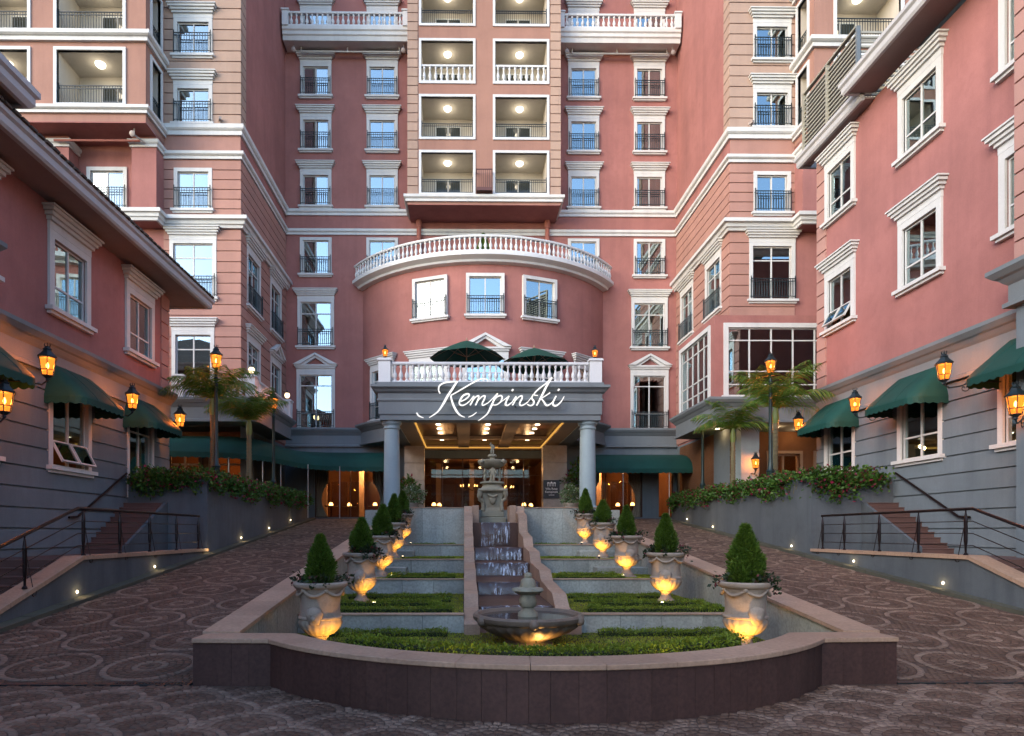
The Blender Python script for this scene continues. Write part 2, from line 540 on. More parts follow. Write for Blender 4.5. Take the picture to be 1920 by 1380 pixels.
def window(parent, M, w, h, hood=None, rail=False, div='slide', t=0.17, curtain=None, vent=False, lamp=False,
           interior=None, cols=2, sill=True, warm=False, glass='glass', proud=0.07):
    zs = TRANSOMS[div]

    def mk_frame():
        mb = MB()
        P = proud
        mb.box(-w / 2 - t, -w / 2, -P, 0.09, 0, h + t)
        mb.box(w / 2, w / 2 + t, -P, 0.09, 0, h + t)
        mb.box(-w / 2, w / 2, -P, 0.09, h, h + t)
        b = 0.055
        mb.box(-w / 2, -w / 2 + b, 0.03, 0.10, 0, h); mb.box(w / 2 - b, w / 2, 0.03, 0.10, 0, h)
        mb.box(-w / 2 + b, w / 2 - b, 0.03, 0.10, 0, b); mb.box(-w / 2 + b, w / 2 - b, 0.03, 0.10, h - b, h)
        for k in range(1, cols):
            x = -w / 2 + w * k / cols
            mb.box(x - 0.03, x + 0.03, 0.028, 0.102, b, h - b)
        for q in zs:
            mb.box(-w / 2 + b, w / 2 - b, 0.032, 0.098, h * q - 0.026, h * q + 0.026)
        return mb.mesh('window')
    f = ob('window', cached(('frame', w, h, t, div, cols, proud), mk_frame), M_['white'], parent, M)
    edges = [0.04] + [h * q for q in zs] + [h - 0.04]
    for i in range(cols):
        for k in range(len(edges) - 1):
            pw, ph = w / cols - 0.05, edges[k + 1] - edges[k]
            pm = cached(('pane', round(pw, 3), round(ph, 3)), lambda: MB().box(-pw / 2, pw / 2, -0.006, 0.006, 0, ph).mesh('pane'))
            x = -w / 2 + w * (i + 0.5) / cols
            if vent and k == 0:
                Mv = M @ Matrix.Translation((x, 0.0, edges[k + 1])) @ Matrix.Rotation(R(-28), 4, 'X') @ Matrix.Translation((0, 0, -ph))

                def mk_v():
                    mb = MB()
                    mb.box(-pw / 2, -pw / 2 + .04, -.03, .03, 0, ph); mb.box(pw / 2 - .04, pw / 2, -.03, .03, 0, ph)
                    mb.box(-pw / 2 + .04, pw / 2 - .04, -.03, .03, 0, .045); mb.box(-pw / 2 + .04, pw / 2 - .04, -.03, .03, ph - .045, ph)
                    return mb.mesh('vent_sash')
                ob('vent_sash', cached(('vent', round(pw, 3), round(ph, 3)), mk_v), M_['white'], f, Mv)
                ob('pane', pm, M_[glass], f, Mv)
            else:
                # panes sit a hair out of true, as hung sashes do
                Mp = M @ Matrix.Translation((x, 0.065, edges[k])) @ Matrix.Rotation(R(random.uniform(-.5, .5)), 4, 'Z') @ Matrix.Rotation(R(random.uniform(-.35, .35)), 4, 'X')
                ob('pane', pm, M_[glass], f, Mp)
    if sill:
        def mk_sill():
            mb = MB()
            mb.box(-w / 2 - t - 0.1, w / 2 + t + 0.1, -0.2, 0.02, -0.11, -0.003)
            mb.box(-w / 2 - t - 0.03, w / 2 + t + 0.03, -0.12, 0.02, -0.19, -0.112)
            return mb.mesh('sill')
        ob('sill', cached(('sill', w, t), mk_sill), M_['white'], f, M)
    if hood:
        def mk_hood():
            mb = MB()
            a = w / 2 + t; z = h + t + 0.003
            mb.box(-a - .01, a + .01, -0.075, 0.0, z, z + 0.2); z += 0.203
            n = 3 if hood == 'flat' else 2
            for k in range(n):
                e = 0.05 + 0.065 * k
                mb.box(-a - e, a + e, -0.10 - e, 0.0, z, z + 0.095); z += 0.098 if k < n - 1 else 0.095
            if hood == 'flat':
                mb.box(-a - .23, a + .23, -0.33, 0, z + .003, z + 0.05)
            else:
                e = 0.17; H = (a + e) * 0.52; y0, y1 = -0.30, 0.0
                th = 0.14
                mb.prism([(-a - e, z + .003), (-a - e + 0.42, z + .003), (0, z + H - th * .9), (0, z + H)], y0, y1)
                mb.prism([(a + e, z + .003), (0, z + H), (0, z + H - th * .9), (a + e - 0.42, z + .003)], y0 + .002, y1)
                th2 = 0.3
                mb.prism([(-a - e + 0.42, z + .003), (-a - e + 0.70, z + .003), (0, z + H - th2 * .9), (0, z + H - th * .9)], y0 + 0.1, y1)
                mb.prism([(a + e - .42, z + .003), (0, z + H - th * .9), (0, z + H - th2 * .9), (a + e - 0.70, z + .003)], y0 + 0.102, y1)
            return mb.mesh('hood')
        ob('hood', cached(('hood', w, h, t, hood), mk_hood), M_['white'], f, M)
    if rail:
        ob('railing', cached(('rail', w, t), lambda: iron_rail(w + 2 * t - 0.1, 0.92)), M_['iron'], f, M @ Matrix.Translation((0, -0.16, 0.03)))
    if curtain:
        side = curtain
        cw = {'L': w * .45, 'R': w * .45, 'full': w * .96, 'both': w * .28}[side]

        def mk_c():
            n = 22
            vs, fs = [], []
            for i in range(n + 1):
                x = -cw / 2 + cw * i / n; y = 0.035 * math.sin(i * 1.9) + 0.012 * math.sin(i * 5.1)
                vs += [(x, y, 0), (x, y, h)]
            for i in range(n): fs.append((2 * i, 2 * i + 2, 2 * i + 3, 2 * i + 1))
            return MB().add(vs, fs).mesh('curtain', 60)
        cm = cached(('curt', round(cw, 2), h, warm), mk_c)
        xs = {'L': [-w / 2 + cw / 2], 'R': [w / 2 - cw / 2], 'full': [0], 'both': [-w / 2 + cw / 2, w / 2 - cw / 2]}[side]
        for x in xs:
            ob('curtain', cm, M_['curtainbrown' if warm else 'curtain'], f, M @ Matrix.Translation((x, 0.33, 0)))
    if lamp:
        ob('lamp', cached('roomlamp', lambda: MB().lathe([(0.02, -.09), (.08, -.05), (.1, 0), (.08, .05), (.02, .09)], 8).mesh('lamp', 60)),
           M_['candle'], f, M @ Matrix.Translation((random.uniform(-.3, .3) * w, 0.95, h * random.uniform(.35, .7))))
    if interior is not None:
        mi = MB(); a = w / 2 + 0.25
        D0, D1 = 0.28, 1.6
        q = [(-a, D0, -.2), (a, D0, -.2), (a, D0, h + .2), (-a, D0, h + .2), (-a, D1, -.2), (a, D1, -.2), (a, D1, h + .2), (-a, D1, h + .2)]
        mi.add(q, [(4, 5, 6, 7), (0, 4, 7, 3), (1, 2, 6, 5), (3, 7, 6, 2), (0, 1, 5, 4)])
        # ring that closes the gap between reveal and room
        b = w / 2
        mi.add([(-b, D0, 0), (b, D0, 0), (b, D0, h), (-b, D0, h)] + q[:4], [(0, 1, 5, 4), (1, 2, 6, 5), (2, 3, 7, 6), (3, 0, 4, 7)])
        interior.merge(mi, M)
    return f


def iron_rail(L, H, pitch=0.115, curl=True):
    mb = MB(); a = L / 2
    mb.box(-a, a, -.018, .018, H - .03, H); mb.box(-a, a, -.014, .014, H - .15, H - .125); mb.box(-a, a, -.014, .014, .07, .095)
    n = max(2, int(L / pitch))
    for i in range(n + 1):
        x = -a + L * i / n
        e = 0.018 if i in (0, n) else 0.0105
        mb.box(x - e, x + e, -e, e, 0.0 if i in (0, n) else .09, H + (.07 if i in (0, n) else -.03))
    for s in (-1, 1):
        mb.box(s * a - .012, s * a + .012, 0, .14, H - .06, H - .04); mb.box(s * a - .012, s * a + .012, 0, .14, .1, .12)
        mb.lathe([(.005, H + .06), (.03, H + .09), (.005, H + .13)], 6, Matrix.Translation((s * a, 0, 0)))
    return mb.mesh('railing')


def facade(parent, p0, p1, z0, z1, wins, mat, name='wall', extra=(), depth=0.3, interior=None):
    M0, L, d = frame_of(p0, p1)
    holes = []
    for q in wins:
        u = along(p0, d, q['p'])
        q['u'] = u
        holes.append((u - q['w'] / 2, u + q['w'] / 2, q['z'], q['z'] + q['h']))
    for e in extra: holes.append(e)
    wl = ob(name, wall_mesh(L, z0, z1, holes, depth), mat, parent, M0)
    for q in wins:
        kw = {k: v for k, v in q.items() if k not in ('p', 'u', 'w', 'h', 'z')}
        window(parent, M0 @ Matrix.Translation((q['u'], 0, q['z'])), q['w'], q['h'], interior=interior, **kw)
    return M0, L, holes


def courses(parent, M0, u0, u1, z0, z1, dz, holes, mat, proud=0.05, t=0.17, gap=0.045, name='course'):
    n = max(1, round((z1 - z0) / dz)); dz = (z1 - z0) / n
    for i in range(n):
        a, b = z0 + i * dz, z0 + (i + 1) * dz - gap
        hs = [(h[0] - t + .02, h[1] + t - .02, h[2] - .1, h[3] + t - .02) for h in holes if h[3] + t > a and h[2] - .1 < b and h[1] + t > u0 and h[0] - t < u1]
        us = sorted(set([u0, u1] + [min(max(x, u0), u1) for h in hs for x in h[:2]]))
        zs = sorted(set([a, b] + [min(max(x, a), b) for h in hs for x in h[2:]]))
        mb = MB()
        for k in range(len(zs) - 1):
            if zs[k + 1] - zs[k] < .01: continue
            run = None
            for j in range(len(us) - 1):
                uc = (us[j] + us[j + 1]) / 2; zc = (zs[k] + zs[k + 1]) / 2
                inside = any(h[0] < uc < h[1] and h[2] < zc < h[3] for h in hs)
                if inside or us[j + 1] - us[j] < 1e-4: continue
                ob(name, MB().box(us[j], us[j + 1], -proud, 0.0, zs[k], zs[k + 1]), mat, parent, M0)


CORN = lambda z0, z1, o: [(0, z0), (o * .35, z0), (o * .45, z0 + (z1 - z0) * .25), (o * .62, z0 + (z1 - z0) * .3), (o * .7, z0 + (z1 - z0) * .6),
                          (o, z0 + (z1 - z0) * .66), (o, z1), (0, z1 + .01)]
BAND = lambda z0, z1, o: [(0, z0), (o * .5, z0), (o * .5, z0 + (z1 - z0) * .42), (o * .72, z0 + (z1 - z0) * .46), (o, z0 + (z1 - z0) * .6), (o, z1), (0, z1 + .01)]
GREYCORN = lambda z0, z1, o: [(0, z0), (o * .45, z0), (o * .45, z0 + .1), (o * .25, z0 + .14), (o * .25, z1 - .42), (o * .4, z1 - .36), (o * .6, z1 - .26),
                              (o * .75, z1 - .22), (o, z1 - .1), (o, z1), (0, z1 + .01)]


def cornice(parent, path, prof, mat, name='cornice'):
    return ob(name, MB().sweep(prof, path), mat, parent)


def bal_mesh(h, r):
    return cached(('bal', h, r), lambda: MB().lathe([(r * .72, 0), (r * .72, h * .07), (r * .45, h * .12), (r * .95, h * .30), (r * .85, h * .42), (r * .38, h * .62),
                                                     (r * .34, h * .8), (r * .62, h * .86), (r * .62, h)], 8).mesh('baluster', 50))


def balustrade(parent, path, z, h, pitch, mat, r=0.085, name='balustrade', wide=0.2):
    """path travels with the outside to the right; the balusters are pieces of the rail"""
    mb = MB()
    a = wide / 2
    mb.sweep([(-a * .8, z), (a * .8, z), (a * .8, z + .09), (-a * .8, z + .09)], path)
    mb.sweep([(-a, z + h - .12), (a * .8, z + h - .12), (a, z + h - .08), (a, z + h - .02), (a * .7, z + h), (-a, z + h)], path)
    part = ob(name, mb, mat, parent)
    bm_ = bal_mesh(round(h - .21, 3), r)
    P = [Vector(p[:2]) for p in path]
    seg = [(P[i + 1] - P[i]).length for i in range(len(P) - 1)]
    tot = sum(seg); n = int(tot / pitch)
    for i in range(n):
        s = (i + .5) * tot / n
        k = 0
        while s > seg[k] and k < len(seg) - 1: s -= seg[k]; k += 1
        q = P[k].lerp(P[k + 1], s / seg[k])
        ob('baluster', bm_, mat, part, T(q.x, q.y, z + .09))
    return part


def pier(parent, x, y, z, h, w, mat, name='pier'):
    mb = MB(); a = w / 2
    mb.box(x - a, x + a, y - a, y + a, z, z + h)
    mb.box(x - a - .05, x + a + .05, y - a - .05, y + a + .05, z + h, z + h + .07)
    mb.box(x - a - .02, x + a + .02, y - a - .02, y + a + .02, z + h + .07, z + h + .1)
    return ob(name, mb, mat, parent)


def loggia(parent, M, w, h, rail='iron', D=1.9, light=True, door=True, power=30, offs=0.0):
    mb = MB(); a = w / 2
    q = [(-a, 0.0, 0), (a, 0.0, 0), (a, 0.0, h), (-a, 0.0, h), (-a, D, 0), (a, D, 0), (a, D, h), (-a, D, h)]
    mb.add(q, [(4, 7, 6, 5), (0, 3, 7, 4), (1, 5, 6, 2), (3, 2, 6, 7), (0, 4, 5, 1)])
    L = ob('loggia', mb, M_['cream'], parent, M)
    t = .13
    fb = MB()
    fb.box(-a - t, -a, -.06, .12, -t, h + t); fb.box(a, a + t, -.06, .12, -t, h + t)
    fb.box(-a, a, -.06, .12, h, h + t); fb.box(-a, a, -.06, .12, -t, 0)
    ob('frame', fb, M_['whitepaint'], L, M)
    if door:
        dw, dh = w * .52, h * .80
        d = MB()
        for x in (-dw / 2, -.03, dw / 2 - .06): d.box(x, x + .06, D - .09, D - .002, 0, dh)
        d.box(-dw / 2 + .06, dw / 2 - .06, D - .088, D - .002, dh - .06, dh)
        ob('door_frame', d, M_['white'], L, M @ Matrix.Translation((offs, 0, 0)))
        for s in (-1, 1):
            ob('pane', MB().box(s * dw / 4 - dw / 4 + .05, s * dw / 4 + dw / 4 - .05, D - .06, D - .04, .01, dh - .06), M_['doorglass'], L, M @ Matrix.Translation((offs, 0, 0)))
    if rail == 'iron':
        ob('railing', cached(('rl', round(w, 2)), lambda: iron_rail(w - .06, min(1.0, h * .36))), M_['iron'], L, M @ Matrix.Translation((0, .06, .0)))
    elif rail == 'stone':
        P = [(M @ Vector((x, .06, 0)))[:2] for x in (-a, a)]
        z = M.translation.z
        mbr = MB()
        mbr.box(-a, a, 0.0, .14, 0.0, .07); mbr.box(-a, a, -.01, .15, .83, .93)
        rp = ob('stone_rail', mbr, M_['whitepaint'], L, M)
        n = 9
        bmesh_ = bal_mesh(.76, .105)
        for i in range(n):
            ob('baluster', bmesh_, M_['whitepaint'], L, M @ Matrix.Translation((-a + w * (i + .5) / n, .07, .07)))
    if light:
        ob('ceiling_lamp', cached('clamp', lambda: MB().lathe([(.02, -.16), (.14, -.14), (.21, -.07), (.22, 0)], 16).mesh('ceiling_lamp', 60)), M_['ceil_lamp'], L,
           M @ Matrix.Translation((0, D * .48, h)))
        point_light('loggia_light', L, M @ Matrix.Translation((0, D * .48, h - .34)), power, (1.0, .85, .64), .12)
    return L


M_['doorglass'] = plain('dark_door_glass', (0.035, 0.04, 0.035), 0.08)

AX = 1.1
YW, YT, YB = 37.0, 29.6, 35.0
XI = {-1: -10.3, 1: 12.35}
XB = {-1: -13.8, 1: 15.35}

# ------------------------------------------------------------------ central block
hotel = thing('hotel_building', 'tall rose pink central hotel block with loggia bay and curved rotunda over the entrance', 'building', T(AX, YW, 2.9))
inter = MB()
COLS = [-8.54, -4.72, 6.92, 10.74]
wins = []
t_ = .17
for (zb, zt, fw, hood, div, cols) in ((30.35, 32.2, 1.79, 'flat', 'slide', COLS), (27.22, 29.07, 1.79, 'flat', 'slide', COLS), (24.11, 25.99, 1.79, 'flat', 'slide', COLS),
                                      (20.87, 22.81, 1.79, 'flat', 'slide', COLS), (16.95, 19.05, 1.82, None, 'slide', COLS),
                                      (12.79, 15.5, 2.1, 'flat', 'cross', [COLS[0], COLS[3]]), (8.07, 11.3, 2.2, 'ped', 'tall', [COLS[0], COLS[3]])):
    for X in cols:
        k = COLS.index(X)
        cur = [None, 'full', 'full', None][k] if zb > 12 else None
        if cur is None and zb > 12: cur = 'R' if k == 0 else None
        if zb < 9: cur = 'both'
        wins.append(dict(p=X, z=zb, w=fw - 2 * t_, h=zt - zb - t_, hood=hood, rail=zb < 30, div=div, curtain=cur, warm=(zb < 9), lamp=(zb < 9)))
facade(hotel, (XI[-1], YW), (XI[1], YW), 8.0, 36.5, wins, M_['rose'], interior=inter)
cornice(hotel, [(XI[-1], YW), (XI[1], YW)], BAND(20.32, 20.66, .16), M_['white'], 'band')
cornice(hotel, [(XI[-1], YW), (XI[1], YW)], BAND(19.2, 19.52, .16), M_['white'], 'band')

# the loggia bay
BH = 4.19
bx0, bx1 = AX - BH, AX + BH
ROWS = [20.6, 23.65, 26.7, 29.85, 33.0]
bholes = []
lw, lh = 2.83, 2.2
for zr in ROWS:
    for s in (-1, 1):
        uc = BH + s * 2.02
        bholes.append((uc - lw / 2, uc + lw / 2, zr, zr + lh))
mb = wall_mesh(2 * BH, 20.0, 36.5, bholes, 0.0)
bayM = T(bx0, YB, 0)
ob('bay_wall', mb, M_['peach'], hotel, bayM)
for x in (bx0, bx1 - .02): ob('bay_side', MB().box(x, x + .02, YB + .001, YW, 20.0, 36.5), M_['peach'], hotel)
ob('bay_soffit', MB().box(bx0 + .02, bx1 - .02, YB + .002, YW, 19.96, 20.0), M_['wingdark'] if 'wingdark' in M_ else M_['rose'], hotel)
cornice(hotel, [(bx0, YW), (bx0, YB), (bx1, YB), (bx1, YW)], BAND(20.12, 20.46, .2), M_['white'], 'band')
for i, zr in enumerate(ROWS):
    for s in (-1, 1):
        loggia(hotel, bayM @ Matrix.Translation((BH + s * 2.02, 0, zr)), lw, lh, 'stone' if i == 2 else 'iron', D=1.92, power=10 if i else 9)
for u0, u1 in ((0.0, .56), (2 * BH - .56, 2 * BH)):
    courses(hotel, bayM, u0, u1, 20.5, 36.4, .49, [], M_['salmon'])
cage = MB()
cage.box(-.42, .42, -.4, -.36, 0, .06); cage.box(-.42, .42, -.42, 0, -.12, 0); cage.box(-.42, .42, -.4, -.36, 1.0, 1.05)
for i in range(8): cage.box(-.42 + .115 * i, -.39 + .115 * i, -.4, -.37, .06, 1.0)
for s in (-1, 1): cage.box(s * .42 - .02, s * .42 + .02, -.4, 0, .98, 1.05)
cg = ob('balcony_cage', cage, plain('rust_red_metal', (.09, .03, .022), .5), None, T(AX, YB, 20.68))
tag(cg, 'small rust red railed box between the two lowest loggias', 'railing')
# downpipes under the bay
for x in (bx0 + .5, bx1 - .5):
    ob('downpipe', MB().lathe([(.13, 16.5), (.13, 19.5), (.17, 19.55), (.17, 19.96)], 10, T(x, YW - .25, 0)), M_['pinkpipe'], hotel)

# balconies under the top windows
for s in (-1, 1):
    x0, x1 = (XI[-1] + .12, bx0 - .003) if s < 0 else (bx1 + .003, XI[1] - .12)
    bc = MB()
    bc.box(x0, x1, 36.05, YW, 29.8, 30.4)
    bc = MB()
    bc.sweep([(-.98, 29.72), (-.06, 29.72), (-.02, 29.95), (.05, 30.0), (.05, 30.18), (.12, 30.24), (.12, 30.42), (-.98, 30.42)], [(x0, 36.02), (x1, 36.02)])
    balc = ob('balcony', bc, M_['white'], hotel)
    balustrade(hotel, [(x0 + .35, 36.0), (x1 - .35, 36.0)], 30.42, .82, .285, M_['whitepaint'], r=.1)
    for x in (x0 + .18, x1 - .18): pier(hotel, x, 36.0, 30.42, .82, .34, M_['whitepaint'])
    pp = MB().tube([(x0 + .9, 36.55, 29.45), (x1 - .6, 36.55, 29.45)], .05, 8)
    for x in (x0 + .9, (x0 + x1) / 2, x1 - .6): pp.tube([(x, 36.55, 29.45), (x, 36.55, 29.72)], .04, 6)
    ob('pipe', pp, M_['pipe'], hotel)
    for i, x in enumerate((x0 + .55, x1 - .35)):
        fl = thing('floodlight', 'round pale floodlight under the %s top balcony, %s' % ('left' if s < 0 else 'right', 'at its left end' if i == 0 else 'at its right end'), 'floodlight', T(x, 36.35, 29.3), 'floodlights under the top balconies')
        ob('housing', MB().lathe([(.04, -.08), (.10, 0), (.125, .09), (.11, .1)], 12, T(x, 36.3, 29.35) @ Matrix.Rotation(R(110), 4, 'X')), M_['cctv'], fl, None, 40)
        ob('bracket', MB().tube([(x, 36.35, 29.72), (x, 36.35, 29.5), (x, 36.3, 29.35)], .03, 6), M_['pipe'], fl)

# the rotunda
RC, RR = Vector((AX, 41.55)), 8.3


def rot(a, r=RR):
    return (RC.x + r * math.sin(a), RC.y - r * math.cos(a))


A1 = math.acos((RC.y - YW) / RR)
rwins = [(0, 13.36, 15.5, 2.0, None, 'slide', True, 'full'), (-20.4, 13.36, 15.5, 2.0, None, 'slide', True, 'full'), (20.4, 13.36, 15.5, 2.0, None, 'slide', True, 'full'),
         (0, 8.32, 11.25, 2.4, 'ped', 'cross', False, 'full'), (-21, 8.32, 11.1, 2.2, 'flat', 'cross', False, 'full'), (21, 8.32, 11.1, 2.2, 'flat', 'cross', False, 'both'),
         (-42.5, 8.32, 11.2, 1.95, 'flat', 'tall', True, 'both'), (42.5, 8.32, 11.2, 1.95, 'flat', 'tall', True, 'both')]
holes = []
for (a, zb, zt, fw, hood, div, rail, cur) in rwins:
    ha = math.asin((fw / 2 - t_) / RR)
    holes.append((R(a) - ha, R(a) + ha, zb, zt - t_))
aset = sorted(set([-A1, A1] + [x for h in holes for x in h[:2]] + [R(k) for k in range(-56, 57, 2)]))
zset = sorted(set([8.1, 16.3] + [z for h in holes for z in h[2:]]))
mb = MB()
for i in range(len(aset) - 1):
    if aset[i + 1] - aset[i] < 1e-5: continue
    for k in range(len(zset) - 1):
        ac = (aset[i] + aset[i + 1]) / 2; zc = (zset[k] + zset[k + 1]) / 2
        if any(h[0] < ac < h[1] and h[2] < zc < h[3] for h in holes): continue
        p, q = rot(aset[i]), rot(aset[i + 1])
        mb.quad((*p, zset[k]), (*q, zset[k]), (*q, zset[k + 1]), (*p, zset[k + 1]))
for (a, b, c, e) in holes:
    p, q, p2, q2 = rot(a), rot(b), rot(a, RR - .3), rot(b, RR - .3)
    mb.quad((*p, c), (*p, e), (*p2, e), (*p2, c)); mb.quad((*q, c), (*q2, c), (*q2, e), (*q, e))
    mb.quad((*p, e), (*q, e), (*q2, e), (*p2, e)); mb.quad((*p, c), (*p2, c), (*q2, c), (*q, c))
me = mb.mesh('rotunda_wall')
ob('rotunda_wall', me, M_['rose'], hotel)
for (a, zb, zt, fw, hood, div, rail, cur) in rwins:
    p = rot(R(a))
    window(hotel, T(p[0], p[1], zb, R(a)), fw - 2 * t_, zt - zb - t_, hood=hood, rail=rail, div=div, curtain=cur, interior=inter, warm=(div == 'tall'), lamp=(div == 'tall'), proud=.1, glass='glassclear' if -25 < a < -10 else 'glass')
arc = lambda r, n=44, m=1.0: [rot(-A1 * m + 2 * A1 * m * i / n, r) for i in range(n + 1)]
ob('rotunda_base', MB().sweep(GREYCORN(7.05, 8.2, .5), arc(RR)), M_['greytrim'], hotel)
ob('rotunda_floor', MB().slab(arc(RR), 7.04, 7.09), M_['greytrim'], hotel)
ob('rotunda_roof', MB().slab(arc(RR), 16.28, 16.34), M_['greytrim'], hotel)
ob('rotunda_cornice', MB().sweep([(0, 15.98), (.3, 16.02), (.36, 16.12), (.55, 16.2), (.66, 16.25), (.66, 16.42), (0, 16.42)], arc(RR, 44, 1.0)), M_['whitepaint'], hotel)
balustrade(hotel, arc(RR + .5, 60, .99), 16.42, .86, .262, M_['whitepaint'], r=.095)
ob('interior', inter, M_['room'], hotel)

# ground floor of the central block
GZ = 2.9
shop = [(-8.62, -4.55), (7.15, 10.35)]
M0, L, d = frame_of((XI[-1], YW), (XI[1], YW))
gh = [(a - XI[-1], b - XI[-1], GZ + .02, 5.75) for a, b in shop] + [(-2.45 - XI[-1], 4.65 - XI[-1], GZ + .02, 6.35), (11.3 - XI[-1], 12.15 - XI[-1], GZ + .02, 5.6)]
ob('ground_wall', wall_mesh(L, GZ - .3, 8.0, gh, .35), M_['grey'], hotel, M0)
cornice(hotel, [(XI[-1], YW), (XI[1], YW)], GREYCORN(6.98, 8.05, .34), M_['greytrim'])
for (x0, x1, y1, z1) in ((XI[-1] + .1, -3.0, 43.5, 6.6), (-2.9, 5.1, 46, 6.8), (5.2, XI[1] - .1, 43.5, 6.6)):
    y0 = YW + .36
    q = [(x0, y0, GZ), (x1, y0, GZ), (x1, y0, z1), (x0, y0, z1), (x0, y1, GZ), (x1, y1, GZ), (x1, y1, z1), (x0, y1, z1)]
    room = MB().add(q, [(4, 5, 6, 7), (0, 4, 7, 3), (1, 2, 6, 5), (3, 7, 6, 2), (0, 1, 5, 4)])
    ob('lobby_room', room, M_['roomwarm'], hotel)
    n = int((x1 - x0) / 1.1)
    for i in range(n):
        xa = x0 + (x1 - x0) * i / n
        ob('wall_panel', MB().bbox(xa + .08, xa + (x1 - x0) / n - .08, y1 - .08, y1 - .001, GZ + .2, GZ + 2.6, .02), M_['wood'], hotel)
        if i % 2: ob('interior_column', MB().box(xa - .16, xa + .16, y1 - 2.2, y1 - 1.9, GZ, z1), M_['beam'], hotel)


def glazing(parent, M, w, h, cols, rows=(), matf='wood', glass='glassdark', b=.05, name='glazing'):
    mb = MB()
    mb.box(-w / 2, -w / 2 + b, 0, .09, 0, h); mb.box(w / 2 - b, w / 2, 0, .09, 0, h)
    mb.box(-w / 2 + b, w / 2 - b, 0, .09, h - b, h); mb.box(-w / 2 + b, w / 2 - b, 0, .09, 0, b)
    for k in range(1, cols): mb.box(-w / 2 + w * k / cols - b / 2, -w / 2 + w * k / cols + b / 2, -.002, .092, b, h - b)
    for q in rows: mb.box(-w / 2 + b, w / 2 - b, .003, .087, h * q - b / 2, h * q + b / 2)
    f = ob(name, mb, M_[matf], parent, M)
    e = [0] + [h * q for q in rows] + [h]
    for k in range(cols):
        for j in range(len(e) - 1):
            ob('pane', MB().box(-w / 2 + w * k / cols + .02, -w / 2 + w * (k + 1) / cols - .02, .035, .05, e[j] + .02, e[j + 1] - .02), M_[glass], f, M)
    return f


for (a, b), n in zip(shop, (2, 3)):
    g = glazing(hotel, T((a + b) / 2, YW + .15, GZ + .02), b - a, 2.83, n)
    for x, sgn in ((a + .25, 1), (b - .25, -1)):
        vs, fs = [], []
        for i in range(15):
            for j in range(9):
                z = 2.8 * j / 8; f = 1 - .55 * math.sin(math.pi * min(1, j / 6))
                vs.append((x + sgn * (-.25 + .75 * f * i / 14), YW + .34 + .04 * math.sin(i * 2.1), GZ + z))
        for i in range(14):
            for j in range(8): fs.append((i * 9 + j, i * 9 + 9 + j, i * 9 + 10 + j, i * 9 + j + 1))
        ob('curtain', MB().add(vs, fs).mesh('curtain', 60), M_['curtain'], g)
glazing(hotel, T(1.1, YW + .15, GZ + .02), 7.1, 3.43, 6, (.72,))
glazing(hotel, T(11.725, YW + .15, GZ + .02), .85, 2.68, 1)
for k, (x, y, z, p) in enumerate(((-6.5, 40.5, 5.9, 230), (-5, 39, 5.9, 120), (8.5, 40.5, 5.9, 230), (10, 39, 5.9, 120), (1.1, 41, 6.2, 90), (-1, 39, 5.9, 25), (3.2, 39, 5.9, 25))):
    point_light('lobby_light', hotel, T(x, y, z), p, (1.0, .52, .2), .15)
lampm = MB().lathe([(.09, 0), (.13, .02), (.10, .16), (.04, .2)], 10).mesh('table_lamp', 50)
tablem = MB().lathe([(.3, 0), (.05, .03), (.05, .68), (.42, .7), (.42, .74)], 12).mesh('dining_table', 40)
k = 0
for (x, y, w1) in ((-7.9, 38.1, 'beside the left curtain'), (-6.9, 38.6, 'left of the middle of the glass'), (-5.3, 38.2, 'at the right end of the glass'), (8.2, 38.2, 'left of the window posts'), (9.3, 38.6, 'between the window posts'), (10.0, 37.9, 'beside the pale curtain')):
    side = 'left' if x < 0 else 'right'
    tt = ob('dining_table', tablem, M_['wood'], None, T(x, y, GZ)); tag(tt, 'round dark table inside the %s restaurant window, %s' % (side, w1), 'table', 'tables behind the restaurant windows')
    tl = ob('table_lamp', lampm, M_['candle'], None, T(x, y, GZ + .74)); tag(tl, 'glowing amber table lamp inside the %s restaurant window, %s' % (side, w1), 'lamp', 'table lamps behind the restaurant windows')
for i, (x, y) in enumerate(((-1.8, 38.3), (-1.5, 38.9), (3.6, 38.4), (4.1, 39.2))):
    tt = ob('dining_table', tablem, M_['wood'], None, T(x, y, GZ)); tag(tt, 'dark round table behind the entrance glass, %s' % ['far left', 'second from left', 'second from right', 'far right'][i], 'table', 'tables behind the entrance glass')
    tl = ob('table_lamp', lampm, M_['candle'], None, T(x, y, GZ + .74)); tag(tl, 'glowing amber lamp behind the entrance glass, %s' % ['far left', 'second from left', 'second from right', 'far right'][i], 'lamp', 'lamps behind the entrance glass')

